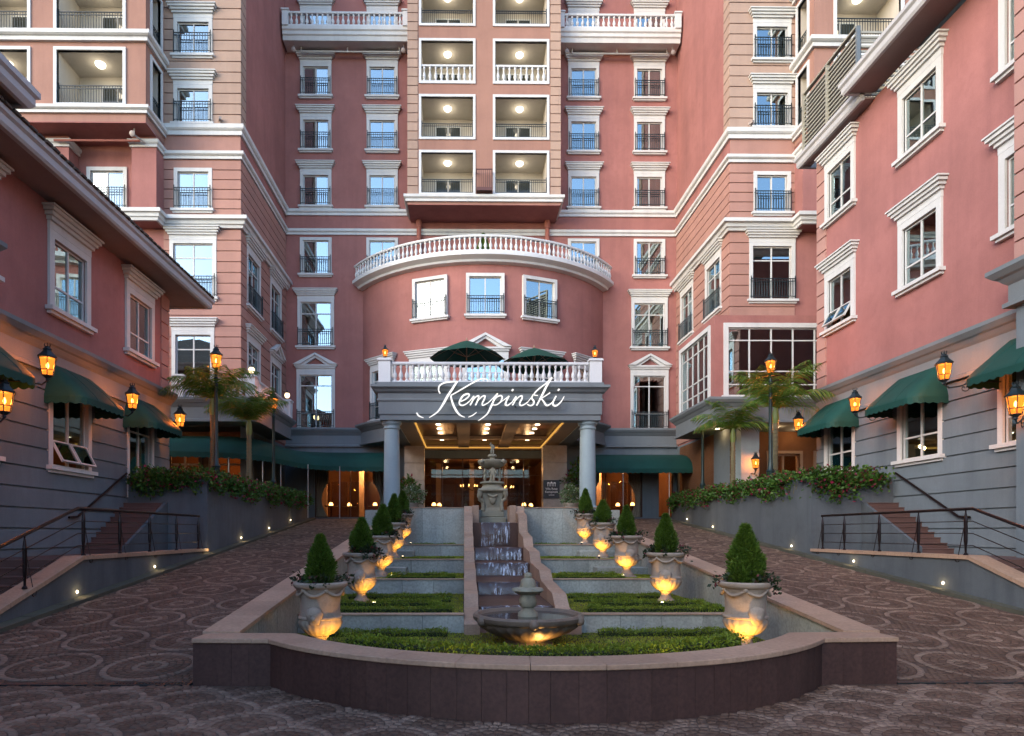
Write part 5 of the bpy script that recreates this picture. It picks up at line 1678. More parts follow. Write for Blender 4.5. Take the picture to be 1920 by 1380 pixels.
gs = leafobj('lawn', v, f, M_['grass']); tag(gs, 'bright grass strip between the foreground coping and the curved hedge', 'grass', kind='stuff')
gb = ob('garden_bed', MB().sweep([(-.86, .02), (-.44, .02), (-.44, .40), (-.86, .40)], garc(RA, 26, .98)), M_['soil']); tag(gb, kind='structure')

# ------------------------------------------------------------------ cascade
cs = thing('water_cascade', 'stepped brown stone water cascade between pale scalloped side walls', 'cascade', T(AX, 12, 0))
prof = [(24.6, 3.0), (23.5, 3.0), (23.25, 2.74), (22.5, 2.66), (22.0, 2.02), (20.7, 1.9), (20.2, 1.56), (18.7, 1.48), (18.2, 1.16), (16.3, 1.08), (15.7, .82), (13.9, .72), (13.2, .44), (12.1, .36), (11.95, .30)]
sm = []
for i in range(len(prof) - 1):
    for k in range(5):
        t = k / 5; t2 = t * t * (3 - 2 * t)
        sm.append((prof[i][0] + (prof[i + 1][0] - prof[i][0]) * t, prof[i][1] + (prof[i + 1][1] - prof[i][1]) * t2))
sm.append(prof[-1])
for s in (-1, 1):
    for k in range(8):
        a, b = int(len(sm) * k / 8), min(len(sm) - 1, int(len(sm) * (k + 1) / 8))
        seg = sm[a:b + 1]
        x0, x1 = sorted((AX + s * .80, AX + s * 1.099))
        vs = []
        for (y, z) in seg: vs += [(x0, y - .002, -.1), (x1, y - .002, -.1), (x1, y - .002, z), (x0, y - .002, z)]
        fs = []
        for i in range(len(seg) - 1):
            p, q = i * 4, i * 4 + 4
            fs += [(p + 3, p + 2, q + 2, q + 3), (p, p + 3, q + 3, q), (p + 2, p + 1, q + 1, q + 2)]
        e = (len(seg) - 1) * 4
        fs += [(0, 1, 2, 3), (e + 3, e + 2, e + 1, e)]
        ob('side_stone', MB().add(vs, fs), M_['coping'], cs)
STG = [(11.95, .06), (13.5, .46), (16.0, .78), (18.5, 1.14), (20.5, 1.54), (22.5, 2.38)]
for i, (y, z) in enumerate(STG):
    ye = STG[i + 1][0] if i < 5 else 24.6
    ob('step', MB().bbox(AX - .798, AX + .798, y, ye + .1, -.1 if i == 0 else STG[i - 1][1] - .3, z, .012), M_['cascade'], cs)
    if i:
        mbw = MB(); n = 40
        hw = .5 if i == 5 else .74
        vs = []
        for k in range(n + 1):
            x = AX - hw + 2 * hw * k / n
            w_ = .003 * math.sin(k * 1.3 + i) + .004 * math.sin(k * .31 * (i + 1))
            vs += [(x, y + .12, z + .012), (x, y + .02, z + .014), (x, y - .035 + w_, z - .02), (x, y - .07 + w_ * 1.6, (z + STG[i - 1][1]) / 2), (x, y - .09 + w_ * 2, STG[i - 1][1] + .01), (x, y - .16, STG[i - 1][1] + .014)]
        fs = [(k * 6 + j, k * 6 + j + 1, k * 6 + 7 + j, k * 6 + 6 + j) for k in range(n) for j in range(5)]
        ob('falling_water', MB().add(vs, fs).mesh('falling_water', 80), M_['water'], cs)
for s in (-1, 1):
    x0, x1 = sorted((AX + s * .56, AX + s * .797))
    ob('cheek_stone', MB().bbox(x0, x1, 23.3, 24.58, 2.3, 3.02, .01), M_['coping'], cs)


# ------------------------------------------------------------------ carved figures
def figure(parent, x, y, z, h, ang, name='figure', arm_up=False):
    V = [(0, 0, .48), (0, .01, .62), (0, 0, .76), (0, 0, .84), (0, -.015, .93),       # pelvis, belly, chest, neck, head
         (.13, 0, .76), (.2, -.02, .63), (.17, -.12, .55), (-.13, 0, .76), (-.2, -.02, .63 if not arm_up else .9), (-.15, -.13, .56 if not arm_up else 1.02),
         (.07, 0, .44), (.09, -.05, .24), (.08, 0, .03), (-.07, 0, .44), (-.09, .0, .24), (-.09, .03, .03)]
    E = [(0, 1), (1, 2), (2, 3), (3, 4), (2, 5), (5, 6), (6, 7), (2, 8), (8, 9), (9, 10), (0, 11), (11, 12), (12, 13), (0, 14), (14, 15), (15, 16)]
    Rr = [.12, .12, .125, .06, .10, .065, .05, .04, .065, .05, .04, .085, .07, .05, .085, .07, .05]
    me = bpy.data.meshes.new(name)
    me.from_pydata([(a * h, b * h, c * h) for a, b, c in V], E, [])
    o = ob(name, me, M_['statue'], parent, T(x, y, z, ang))
    sk = o.modifiers.new('skin', 'SKIN')
    for i, r in enumerate(Rr):
        sv = me.skin_vertices[0].data[i]
        sv.radius = (r * h, r * h); sv.use_root = (i == 0)
    sb = o.modifiers.new('sub', 'SUBSURF'); sb.levels = 1; sb.render_levels = 2
    return o


FY = 24.95
fo = thing('tiered_fountain', 'tall weathered stone fountain with carved figures under its bowl, at the head of the cascade', 'fountain', T(AX, FY, 2.4))
TF = T(AX, FY, 0)
ob('plinth', MB().bbox(-.5, .5, -.5, .5, 2.35, 2.62, .02, TF).bbox(-.42, .42, -.42, .42, 2.62, 2.86, .03, TF), M_['statue'], fo)
pd = MB()
for (w0, z0, w1, z1) in ((.40, 2.86, .33, 3.0), (.33, 3.0, .36, 3.3), (.36, 3.3, .40, 3.55), (.40, 3.55, .46, 3.62)):
    pd.add([TF @ Vector(p) for p in ((-w0, -w0, z0), (w0, -w0, z0), (w0, w0, z0), (-w0, w0, z0), (-w1, -w1, z1), (w1, -w1, z1), (w1, w1, z1), (-w1, w1, z1))],
           [(0, 3, 2, 1), (4, 5, 6, 7), (0, 1, 5, 4), (1, 2, 6, 5), (2, 3, 7, 6), (3, 0, 4, 7)])
ob('pedestal', pd, M_['statue'], fo)
for i, (sx, sy) in enumerate(((-1, -1), (1, -1), (1, 1), (-1, 1))):
    pts = [(AX + sx * (.36 + .10 * math.sin(t * math.pi) * (1 if t > .5 else -.2) + .12 * t * t), FY + sy * (.36 + .12 * t * t), 2.88 + .74 * t) for t in np.linspace(0, 1, 9)]
    ob('corner_scroll', MB().tube(pts, [.09, .075, .06, .055, .06, .07, .085, .1, .09], 8), M_['statue'], fo, None, 60)
mk = MB().lathe([(.01, -.17), (.09, -.13), (.13, -.04), (.15, .05), (.11, .14), (.01, .18)], 12, T(AX, FY - .38, 3.28) @ Matrix.Scale(.6, 4, (0, 1, 0)))
mk.tube([(AX - .18, FY - .42, 3.48), (AX, FY - .46, 3.40), (AX + .18, FY - .42, 3.48)], .05, 8)
ob('mask', mk, M_['statue'], fo, None, 60)
ob('cap_plate', MB().bbox(-.56, .56, -.56, .56, 3.62, 3.72, .02, TF).lathe([(.50, 3.72), (.40, 3.80), (.36, 3.88), (.40, 3.92), (.47, 3.94), (.47, 4.0), (.42, 4.01)], 20, TF), M_['statue'], fo, None, 35)
ob('stem', MB().lathe([(.16, 4.0), (.1, 4.1), (.09, 4.4), (.14, 4.56)], 12, TF), M_['statue'], fo, None, 50)
for i in range(4):
    a = R(45 + 90 * i + 45)
    figure(fo, AX + .28 * math.cos(a), FY + .28 * math.sin(a), 4.0, .60, a + math.pi / 2)
bw = lambda r, z, a: r * (1 + .035 * abs(math.cos(a * 6)) * (1 if .3 < r < .56 else 0))
ob('bowl', MB().lathe([(.15, 4.53), (.32, 4.57), (.46, 4.65), (.53, 4.74), (.57, 4.80), (.57, 4.84), (.50, 4.84), (.47, 4.80), (.1, 4.76)], 36, TF, bw), M_['statue'], fo, None, 45)
for i in range(4):
    a = R(45 + 90 * i)
    ob('bowl_mask', MB().lathe([(.01, -.08), (.07, -.04), (.085, .02), (.05, .08), (.01, .1)], 8, T(AX + .57 * math.cos(a), FY + .57 * math.sin(a), 4.76)), M_['statue'], fo, None, 60)
ob('finial_stem', MB().lathe([(.16, 4.8), (.1, 4.86), (.1, 4.95), (.17, 5.0), (.17, 5.06), (.12, 5.08)], 12, TF), M_['statue'], fo, None, 45)
figure(fo, AX, FY, 5.06, .46, .4, arm_up=True)

# lower basin
YBN = 11.0
bs = thing('fountain_basin', 'wide fluted stone basin with a pinecone finial at the foot of the cascade', 'fountain', T(AX, YBN, 0))
TB = T(AX, YBN, 0)
fl = lambda r, z, a: r * (1 + (.08 * abs(math.sin(a * 13)) if (.30 < r < .86 and z < .5) else 0))
ob('bowl', MB().lathe([(.40, .05), (.40, .12), (.30, .16), (.36, .2), (.52, .26), (.68, .34), (.80, .43), (.86, .49), (.90, .50), (.94, .54), (.95, .60), (.92, .63), (.86, .63), (.83, .59), (.78, .52)], 84, TB, fl), M_['basin'], bs, None, 40)
for i in range(6):
    a = R(30 + 60 * i)
    ob('lion_head', MB().lathe([(.01, -.09), (.07, -.06), (.085, .0), (.06, .06), (.01, .08)], 10, T(AX + .93 * math.cos(a), YBN + .93 * math.sin(a), .56)), M_['basin'], bs, None, 60)
ob('water', MB().lathe([(.84, .578), (.02, .58)], 40, TB), M_['pool'], bs)
sf = lambda r, z, a: r * (1 + (.06 * abs(math.sin(a * 8)) if .72 < z < .96 else (.10 * math.sin(a * 7 + z * 40) if z > 1.02 else 0)))
ob('finial', MB().lathe([(.18, .56), (.17, .64), (.11, .68), (.10, .72), (.14, .76), (.15, .86), (.12, .95), (.22, .98), (.275, 1.02), (.25, 1.06), (.14, 1.08), (.13, 1.13), (.11, 1.2), (.06, 1.24), (.075, 1.27), (.06, 1.31), (.01, 1.33)], 28, TB, sf), M_['statue'], bs, None, 50)
point_light('basin_light', bs, T(AX + .15, YBN - .62, .16), 9.0, (1, .52, .14), .05)

# ------------------------------------------------------------------ urns with conifers
def urn_parts():
    flu = lambda r, z, a: r * (1 + (.10 * abs(math.sin(a * 9)) if .30 < z < .56 else 0))
    foot = MB().bbox(-.2, .2, -.2, .2, 0, .05, .008).lathe([(.19, .05), (.185, .09), (.13, .14), (.105, .19), (.10, .24), (.13, .27), (.13, .29)], 24).mesh('foot', 40)
    bowl = MB().lathe([(.12, .29), (.20, .33), (.275, .41), (.315, .50), (.325, .56), (.34, .575), (.34, .60), (.315, .615), (.305, .68), (.305, .80), (.315, .92), (.335, 1.0), (.36, 1.04)], 66, None, flu).mesh('bowl', 40)
    rim = MB().lathe([(.36, 1.035), (.40, 1.06), (.42, 1.09), (.42, 1.12), (.40, 1.14), (.35, 1.14), (.33, 1.10), (.32, 1.0)], 32).mesh('rim', 40)
    g = MB()
    for k in range(6):
        pts = []
        for j in range(9):
            a = 2 * math.pi * (k + j / 8) / 6
            dr = math.sin(math.pi * j / 8)
            pts.append((.352 * math.cos(a), .352 * math.sin(a), 1.02 - .085 * dr))
        g.tube(pts, [.016, .022, .027, .03, .032, .03, .027, .022, .016], 6)
        a = 2 * math.pi * k / 6
        g.lathe([(.01, -.04), (.035, -.02), (.04, .01), (.02, .035)], 7, T(.35 * math.cos(a), .35 * math.sin(a), 1.02))
    gar = g.mesh('garland', 60)
    m = MB()
    Mm = T(0, -.315, .62) @ Matrix.Scale(1.3, 4) @ Matrix.Scale(.6, 4, (0, 1, 0))
    m.lathe([(.01, -.11), (.06, -.09), (.085, -.03), (.10, .03), (.085, .09), (.01, .12)], 14, Mm, lambda r, z, a: r * (1 + .09 * math.sin(a * 9 + z * 60)))
    m.lathe([(.01, -.05), (.04, -.03), (.045, .01), (.02, .04)], 8, T(0, -.375, .60))
    for sx in (-1, 1): m.lathe([(.01, -.02), (.022, 0), (.01, .02)], 6, T(sx * .04, -.37, .66))
    mask = m.mesh('lion_mask', 60)
    return foot, bowl, rim, gar, mask


UP = urn_parts()


def conifer_mesh(seed):
    r0 = np.random.default_rng(seed)
    n = 7500
    zz = r0.uniform(0, 1, n) ** 0.9
    def rad(z): return .235 * np.where(z < .28, .72 + .28 * np.sin(z / .28 * np.pi / 2), np.cos((z - .28) / .72 * np.pi / 2) ** 1.2 + .015)
    a = r0.uniform(0, 2 * np.pi, n)
    lump = 1 + .10 * np.sin(3 * a + zz * 9 + seed) + .07 * np.sin(7 * a - zz * 15 + seed * 2)
    rr = rad(zz) * lump * r0.uniform(.72, 1.03, n)
    C = np.stack([rr * np.cos(a), rr * np.sin(a), zz * 1.0], axis=1)
    N = np.stack([np.cos(a) * .75, np.sin(a) * .75, np.full(n, 1.0)], axis=1)
    v, f = leaf_arrays(C, N, .095, .22, .4)
    return np_mesh('foliage', v, f)


CON = [conifer_mesh(s_) for s_ in (3, 11, 23)]
CORE = MB().lathe([(.1, 0), (.17, .1), (.19, .28), (.15, .5), (.09, .72), (.02, .92)], 12).mesh('core', 60)


def trail_mesh(seed):
    r0 = np.random.default_rng(seed)
    Cs, Ns = [], []
    for k in range(11):
        a = r0.uniform(-.9, 1.6) + (np.pi if k > 7 else 0); L = r0.uniform(.12, .34); out = r0.uniform(.25, .40)
        n = int(26 + L * 60)
        t = r0.uniform(0, 1, n)
        rad = .2 + (out - .05) * t; z = .02 + .16 * np.sin(t * 2.2) - .30 * L * t * t * 3
        C = np.stack([rad * np.cos(a + .3 * t), rad * np.sin(a + .3 * t), z], axis=1) + r0.normal(0, .035, (n, 3))
        Cs.append(C); Ns.append(np.tile([math.cos(a), math.sin(a), .3], (n, 1)))
    v, f = leaf_arrays(np.concatenate(Cs), np.concatenate(Ns), .075, .6, .9)
    return np_mesh('foliage', v, f)


TRL = [trail_mesh(s_) for s_ in (5, 15, 25, 35)]
UY = [10.1, 14.1, 17.5, 20.5, 23.5]
UZ = [.10, .44, .80, 1.20, 1.58]
RANK = ('nearest', 'second', 'third', 'fourth', 'farthest')
for s in (-1, 1):
    nm = 'left' if s < 0 else 'right'
    for k in range(5):
        x = AX + s * 3.36; y = UY[k]; z = UZ[k]
        rot_ = random.uniform(-.35, .35) + (s * -.12)
        Mu = T(x, y, z, rot_) @ Matrix.Diagonal((random.uniform(.97, 1.03), random.uniform(.97, 1.03), 1, 1))
        u = thing('garden_urn', '%s aged stone urn of the %s row, with garlands and lion mask' % (RANK[k], nm), 'urn', Mu, 'urns lining the garden')
        for n_, me in zip(('foot', 'bowl', 'rim', 'garland', 'lion_mask'), UP): ob(n_, me, M_['urn'], u, Mu)
        sl = ob('soil', cached('urnsoil', lambda: MB().lathe([(.33, 1.05), (.02, 1.07)], 20).mesh('soil')), M_['soil'], u, Mu)
        Mc = T(x, y, z + 1.05, random.uniform(0, 6.28)) @ Matrix.Rotation(R(random.uniform(-4, 4)), 4, 'X') @ Matrix.Diagonal((random.uniform(.80, 1.02), random.uniform(.80, 1.02), random.uniform(.78, .98), 1))
        c = thing('conifer_topiary', 'cone shaped conifer in the %s urn of the %s row' % (RANK[k], nm), 'conifer', Mc, 'conifers in the urns')
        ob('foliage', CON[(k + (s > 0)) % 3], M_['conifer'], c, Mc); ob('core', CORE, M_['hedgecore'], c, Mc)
        Mt = T(x, y, z + 1.1, random.uniform(0, 6.28))
        tp = thing('trailing_plant', 'x', 'plant', Mt); ob('foliage', TRL[(k * 2 + (s > 0)) % 4], M_['ivy'], tp, Mt)
        tag(tp, 'dark trailing plant spilling from the %s urn of the %s row' % (RANK[k], nm), 'plant', 'trailing plants in the urns')
        lx, ly = (x - .22, y - .46) if s > 0 else (x + .34, y - .40)
        sp = thing('ground_spotlight', 'small uplight in the grass before the %s urn of the %s row' % (RANK[k], nm), 'light', T(lx, ly, z), 'uplights for the urns')
        ob('housing', cached('splh', lambda: MB().lathe([(.035, 0), (.035, .05), (.045, .08), (.04, .09)], 10).mesh('housing', 40)), M_['iron'], sp, T(lx, ly, z))
        ob('lens', cached('spll', lambda: MB().lathe([(.036, .091), (.005, .093)], 10).mesh('lens')), M_['led'], sp, T(lx, ly, z))
        tgt = Vector((x, y, z + .62)); src = Vector((lx, ly, z + .13))
        q = (src - tgt).to_track_quat('Z', 'Y').to_matrix().to_4x4()
        point_light('uplight', sp, Matrix.Translation(src) @ q, (44 if s > 0 else 25) * (.8 if k > 2 else 1), (1.0, .46, .06), .04, 75)
for i, (x, y, lab) in enumerate(((-.12, 7.50, 'small amber spotlight before the curved hedge, left of the basin'), (2.50, 7.62, 'small amber spotlight before the curved hedge, right of the basin'))):
    sp = thing('ground_spotlight', lab, 'light', T(x, y, .3), 'spotlights before the curved hedge')
    ob('housing', CACHE['splh'], M_['iron'], sp, T(x, y - .1, .38))
    ob('stake', MB().tube([(0, 0, 0), (0, 0, .4)], .012, 6), M_['iron'], sp, T(x, y, .1))
    point_light('spot', sp, T(x, y - .07, .52), 3.2, (1, .62, .10), .04)

# ------------------------------------------------------------------ vines over the planters
def vine(label, s, y1):
    xr, xw = XR[s], XWW[s]
    t = thing('flowering_vine', label, 'vine', T(xr, y1, 3.7))
    Cs, Ns = [], []
    r0 = np.random.default_rng(40 + s)
    def run(p0, p1, out, n_cl, dens, hang):
        p0, p1 = np.array(p0), np.array(p1)
        for k in range(n_cl):
            u = r0.uniform(0, 1); c = p0 + (p1 - p0) * u
            n = int(r0.uniform(.6, 1.4) * dens)
            h = hang * r0.uniform(.15, 1.0) ** 1.8
            t_ = r0.uniform(-.35, 1, n)
            w = r0.uniform(.08, .2)
            C = np.stack([c[0] + out[0] * (.06 + .12 * np.minimum(1, np.abs(t_) + .3)) + r0.normal(0, w, n) * (1 - abs(out[0])) + r0.normal(0, .07, n),
                          c[1] + out[1] * (.06 + .12 * np.minimum(1, np.abs(t_) + .3)) + r0.normal(0, w, n) * (1 - abs(out[1])) + r0.normal(0, .07, n),
                          3.86 - np.where(t_ > 0, t_ * h, t_ * .75) + r0.normal(0, .04, n)], axis=1)
            C[:, 0] += np.where(t_ < 0, -out[0] * r0.uniform(0, .7, n), 0); C[:, 1] += np.where(t_ < 0, -out[1] * r0.uniform(0, .5, n), 0)
            Cs.append(C); Ns.append(np.tile([out[0], out[1], .4], (n, 1)))
    run((xr, y1), (xr, 34), (-s, 0), 110, 70, .75)
    run((xr, y1), (xw - s * .4, y1), (0, -1), 34, 75, .7 if s < 0 else .95)
    v, f = leaf_arrays(np.concatenate(Cs), np.concatenate(Ns), .115, .65, .8)
    leafobj('foliage', v, f, M_['vine'], t)
    st = MB()
    for k in range(26):
        y = y1 + .3 + r0.uniform(0, 12.5); x = xr + s * .3
        st.tube([(x, y, 3.65), (xr - s * .03, y + .1, 3.9), (xr - s * .1, y + .15, 3.6 - r0.uniform(0, .4))], .008, 5)
    ob('stem', st, M_['trunk'], t)


vine('dark leafy vine with a few pink flowers draped over the left planter wall', -1, 20.9)
vine('green leafy vine with pink flowers draped over the right planter wall', 1, 20.5)


# ------------------------------------------------------------------ lanterns
def lantern_meshes():
    def ring(r, z, n=6, a0=0): return [(r * math.cos(2 * math.pi * k / n + a0), r * math.sin(2 * math.pi * k / n + a0), z) for k in range(n)]
    cap = MB().lathe([(.235, .50), (.245, .53), (.17, .60), (.12, .66), (.10, .70), (.12, .72), (.07, .76), (.05, .80)], 6).mesh('cap', 20)
    cr = MB()
    for k in range(6):
        a = 2 * math.pi * k / 6
        cr.tube([(.04 * math.cos(a), .04 * math.sin(a), .76), (.075 * math.cos(a), .075 * math.sin(a), .84), (.06 * math.cos(a), .06 * math.sin(a), .87)], .012, 5)
    crown = cr.mesh('crown')
    cg_ = MB()
    lo, hi = ring(.13, .06), ring(.205, .50)
    for a, b in zip(lo, hi): cg_.tube([a, b], .012, 5)
    for rg_ in (lo, ring(.155, .2), hi):
        for k in range(6): cg_.tube([rg_[k], rg_[(k + 1) % 6]], .011, 5)
    cg_.lathe([(.02, -.08), (.05, -.05), (.04, -.02), (.09, .02), (.135, .06)], 6)
    cage = cg_.mesh('cage')
    g = MB()
    lo, hi = ring(.122, .07), ring(.197, .495)
    for k in range(6): g.quad(lo[k], lo[(k + 1) % 6], hi[(k + 1) % 6], hi[k])
    glass = g.mesh('glass')
    bulb = MB().lathe([(.01, .24), (.028, .27), (.034, .31), (.028, .35), (.01, .39)], 10).mesh('bulb', 60)
    return cap, crown, cage, glass, bulb


LM = lantern_meshes()


def lantern(label, x, y, z, k=1.0, wall=None, post=None, power=30, group=None, rz=0.0, mat='iron'):
    t = thing('wall_lantern' if wall is not None else ('street_lamp' if post is not None else 'pier_lantern'), label, 'lantern' if post is None else 'street lamp', T(x, y, post if post is not None else z), group)
    M = T(x, y, z, rz) @ Matrix.Scale(k, 4)
    for n_, me, mt in zip(('cap', 'crown', 'cage', 'glass', 'bulb'), LM, (mat, mat, mat, 'lampglass', 'bulb')): ob(n_, me, M_[mt], t, M)
    point_light('lantern_light', t, M @ Matrix.Translation((0, 0, .31)), power * 5.0, (1.0, .31, .06), .07)
    if wall is not None:
        d = wall - x
        pts = [(x, y, z - .06 * k), (x + d * .15, y, z - .16), (x + d * .55, y, z - .10), (x + d * .8, y, z + .02), (wall, y, z - .02)]
        b = MB().tube(pts, .022, 6)
        cur = [(x + d * (.62 + .16 * (q / 12) * math.cos(q * .55)), y, z - .16 + d * 0 + .12 * (q / 12) * math.sin(q * .55)) for q in range(13)]
        b.tube(cur, .014, 5)
        b.lathe([(.09, 0), (.07, .02), (.03, .03)], 10, Matrix.Translation((wall, y, z - .02)) @ Matrix.Rotation(R(90) * (1 if d < 0 else -1), 4, 'Y'))
        ob('bracket', b, M_[mat], t)
    if post is not None:
        ob('post', MB().lathe([(.20, post), (.20, post + .12), (.15, post + .18), (.13, post + .6), (.16, post + .66), (.10, post + .74), (.075, post + 1.0), (.06, z - .35), (.08, z - .3), (.055, z - .26), (.05, z - .1), (.07, z - .06)], 14, T(x, y, 0)), M_[mat], t, None, 40)
    return t


GW = 'lanterns on the side wings'
lantern('amber wall lantern at the left picture edge, lower than its neighbours', -10.05, 14.1, 4.6, .95, wall=XWL + .4, power=26, group=GW)
lantern('amber wall lantern left of the first green dome awning on the left wing', -10.05, 15.55, 5.75, .95, wall=XWL, power=26, group=GW)
lantern('amber wall lantern between the two farther awnings of the left wing', -10.05, 19.5, 5.72, .95, wall=XWL, power=26, group=GW)
lantern('amber wall lantern at the far end of the left wing', -10.05, 22.75, 5.72, .95, wall=XWL, power=26, group=GW)
lantern('amber wall lantern at the right picture edge, lower than its neighbours', 13.0, 14.95, 4.75, .95, wall=XWR - .65, power=26, group=GW)
lantern('amber wall lantern between the two nearer awnings of the right wing', 13.0, 17.2, 6.1, .95, wall=XWR, power=26, group=GW)
lantern('amber wall lantern between the two farther awnings of the right wing', 13.0, 21.15, 6.0, .95, wall=XWR, power=26, group=GW)
lantern('amber wall lantern at the far end of the right wing', 13.0, 24.75, 5.95, .95, wall=XWR, power=26, group=GW)
GP = 'lamp posts on the planters'
lantern('green iron lamp post with amber lantern on the left planter, nearer one', -8.72, 22.6, 7.75, 1.0, post=3.7, power=30, group=GP, mat='lampgreen')
lantern('green iron lamp post with amber lantern on the left planter, farther one', -8.72, 29.4, 7.65, 1.0, post=3.7, power=30, group=GP, mat='lampgreen')
lantern('green iron lamp post with amber lantern on the right planter, nearer one', 11.6, 24.1, 8.0, 1.0, post=3.7, power=30, group=GP, mat='lampgreen')
lantern('green iron lamp post with amber lantern on the right planter, farther one', 11.6, 31.0, 7.95, 1.0, post=3.7, power=30, group=GP, mat='lampgreen')
lantern('amber wall lantern on the grey pillar under the sunroom', 13.0, 28.4, 4.85, .9, wall=None, power=20)
ob('arm', MB().tube([(13.0, 28.4, 4.78), (13.0, 28.5, 4.65), (13.0, 28.86, 4.72)], .025, 6), M_['iron'], bpy.data.objects['pier_lantern'])
for s in (-1, 1):
    lantern('small lantern on the %s pier of the portico balustrade' % ('left' if s < 0 else 'right'), AX + s * (PX - .2), PY0 + .2, 9.40, .62, power=5, group='lanterns on the portico piers')


# ------------------------------------------------------------------ awnings
def dome_awning(label, xw, s, yc, ztop, zbot, Wd=2.5, proj=1.15):
    t = thing('dome_awning', label, 'awning', T(xw, yc, zbot), 'green dome awnings on the side wings')
    n = 10
    rings = []
    for k in range(n + 1):
        a = math.pi / 2 * k / n
        f = math.sin(a); z = zbot + (ztop - zbot) * (.18 * math.cos(a) + .82 * (1 - f))
        w = Wd / 2 * (.70 + .30 * f); p = proj * f
        rc = min(.35, p * .5)
        pts = [(-w, 0)] + [(-w, p - rc)] + [(-w + rc * (1 - math.cos(q)), p - rc + rc * math.sin(q)) for q in (.4, .8, 1.2)] + [(-w + rc, p)] + [(w * q, p) for q in (-.4, 0, .4)] + [(w - rc, p)] + [(w - rc * (1 - math.cos(q)), p - rc + rc * math.sin(q)) for q in (1.2, .8, .4)] + [(w, p - rc), (w, 0)]
        rings.append([(xw - s * (q[1] + .01), yc + q[0], z) for q in pts])
    m = len(rings[0])
    vs = [p for r in rings for p in r]
    fs = [(k * m + j, k * m + j + 1, (k + 1) * m + j + 1, (k + 1) * m + j) for k in range(n) for j in range(m - 1)]
    ob('canopy', MB().add(vs, fs), M_['awning'], t, None, 45)
    for j in (m // 2 - 1, m // 2 + 1):
        ob('seam', MB().tube([(r_[j][0] - s * -.002, r_[j][1], r_[j][2] + .002) for r_ in rings], .008, 4), M_['awning'], t)
    # scalloped valance hanging from the last ring
    ed = [Vector(p) for p in rings[-1]]
    pts = []
    for j in range(m - 1):
        L = (ed[j + 1] - ed[j]).length; q = max(1, int(L / .04))
        for k in range(q): pts.append(ed[j].lerp(ed[j + 1], k / q))
    pts.append(ed[-1])
    vs, cu = [], 0
    for j, p in enumerate(pts):
        if j: cu += (p - pts[j - 1]).length
        dz = .15 + .05 * abs(math.sin(cu * math.pi / .24))
        vs += [tuple(p), (p.x, p.y, p.z - dz)]
    fs = [(2 * j, 2 * j + 2, 2 * j + 3, 2 * j + 1) for j in range(len(pts) - 1)]
    ob('valance', MB().add(vs, fs), M_['awning'], t)
    for sy in (-1, 1):
        p = rings[-1][1 if sy < 0 else m - 2]
        ob('stay', MB().tube([(p[0], p[1] - sy * .06, p[2] - .02), (xw, p[1] - sy * .06, p[2] - .02)], .012, 5), M_['iron'], t)


for i, (y, w) in enumerate(((21.75, 'farthest'), (17.9, 'middle'), (14.0, 'nearest'))):
    dome_awning('green dome awning over the %s ground window of the left wing' % w, XWL + (.45 if i == 2 else 0) * 0, -1, y, 6.55, 5.58, 2.3, 1.05)
for i, (y, w) in enumerate(((23.5, 'farthest'), (19.35, 'middle'), (15.2, 'nearest'))):
    dome_awning('green dome awning over the %s ground window of the right wing' % w, XWR, 1, y, 6.95, 5.92, 2.4, 1.1)


def long_awning(label, front, back, zf, zb, poles):
    t = thing('long_awning', label, 'awning', T(front[0][0], front[0][1], zf))
    def smooth(P):
        P = [Vector(p) for p in P]; out = []
        for i in range(len(P) - 1):
            p0, p1, p2, p3 = P[max(i - 1, 0)], P[i], P[i + 1], P[min(i + 2, len(P) - 1)]
            for k in range(6):
                q = k / 6
                out.append(.5 * ((2 * p1) + (p2 - p0) * q + (2 * p0 - 5 * p1 + 4 * p2 - p3) * q * q + (3 * p1 - p0 - 3 * p2 + p3) * q ** 3))
        return out + [P[-1]]
    F, B = smooth(front), smooth(back)
    n = len(F); vs = []
    for a, b in zip(F, B):
        for k in range(6):
            q = k / 5
            p = b.lerp(a, math.sin(q * math.pi / 2)); z = zb + (zf - zb) * (1 - math.cos(q * math.pi / 2))
            vs.append((p.x, p.y, z))
    fs = [(i * 6 + k, i * 6 + k + 1, i * 6 + 7 + k, i * 6 + 6 + k) for i in range(n - 1) for k in range(5)]
    ob('canopy', MB().add(vs, fs), M_['awning'], t, None, 50)
    vs = []; cu = 0; pts = []
    for i in range(n - 1):
        L = (F[i + 1] - F[i]).length; q = max(1, int(L / .06))
        pts += [F[i].lerp(F[i + 1], k / q) for k in range(q)]
    pts.append(F[-1])
    for j, p in enumerate(pts):
        if j: cu += (p - pts[j - 1]).length
        dz = .20 + .06 * abs(math.sin(cu * math.pi / .3))
        vs += [(p.x, p.y, zf), (p.x, p.y, zf - dz)]
    ob('valance', MB().add(vs, [(2 * j, 2 * j + 2, 2 * j + 3, 2 * j + 1) for j in range(len(pts) - 1)]), M_['awning'], t)
    for end in (0, n - 1):
        ob('end_panel', MB().add([(B[end].x, B[end].y, zb), (F[end].x, F[end].y, zf), (B[end].x, B[end].y, zf)], [(0, 1, 2)]), M_['awning'], t)
    for (x, y, z0) in poles: ob('pole', MB().tube([(x, y, z0), (x, y, zf)], .022, 8), M_['pipe'], t)


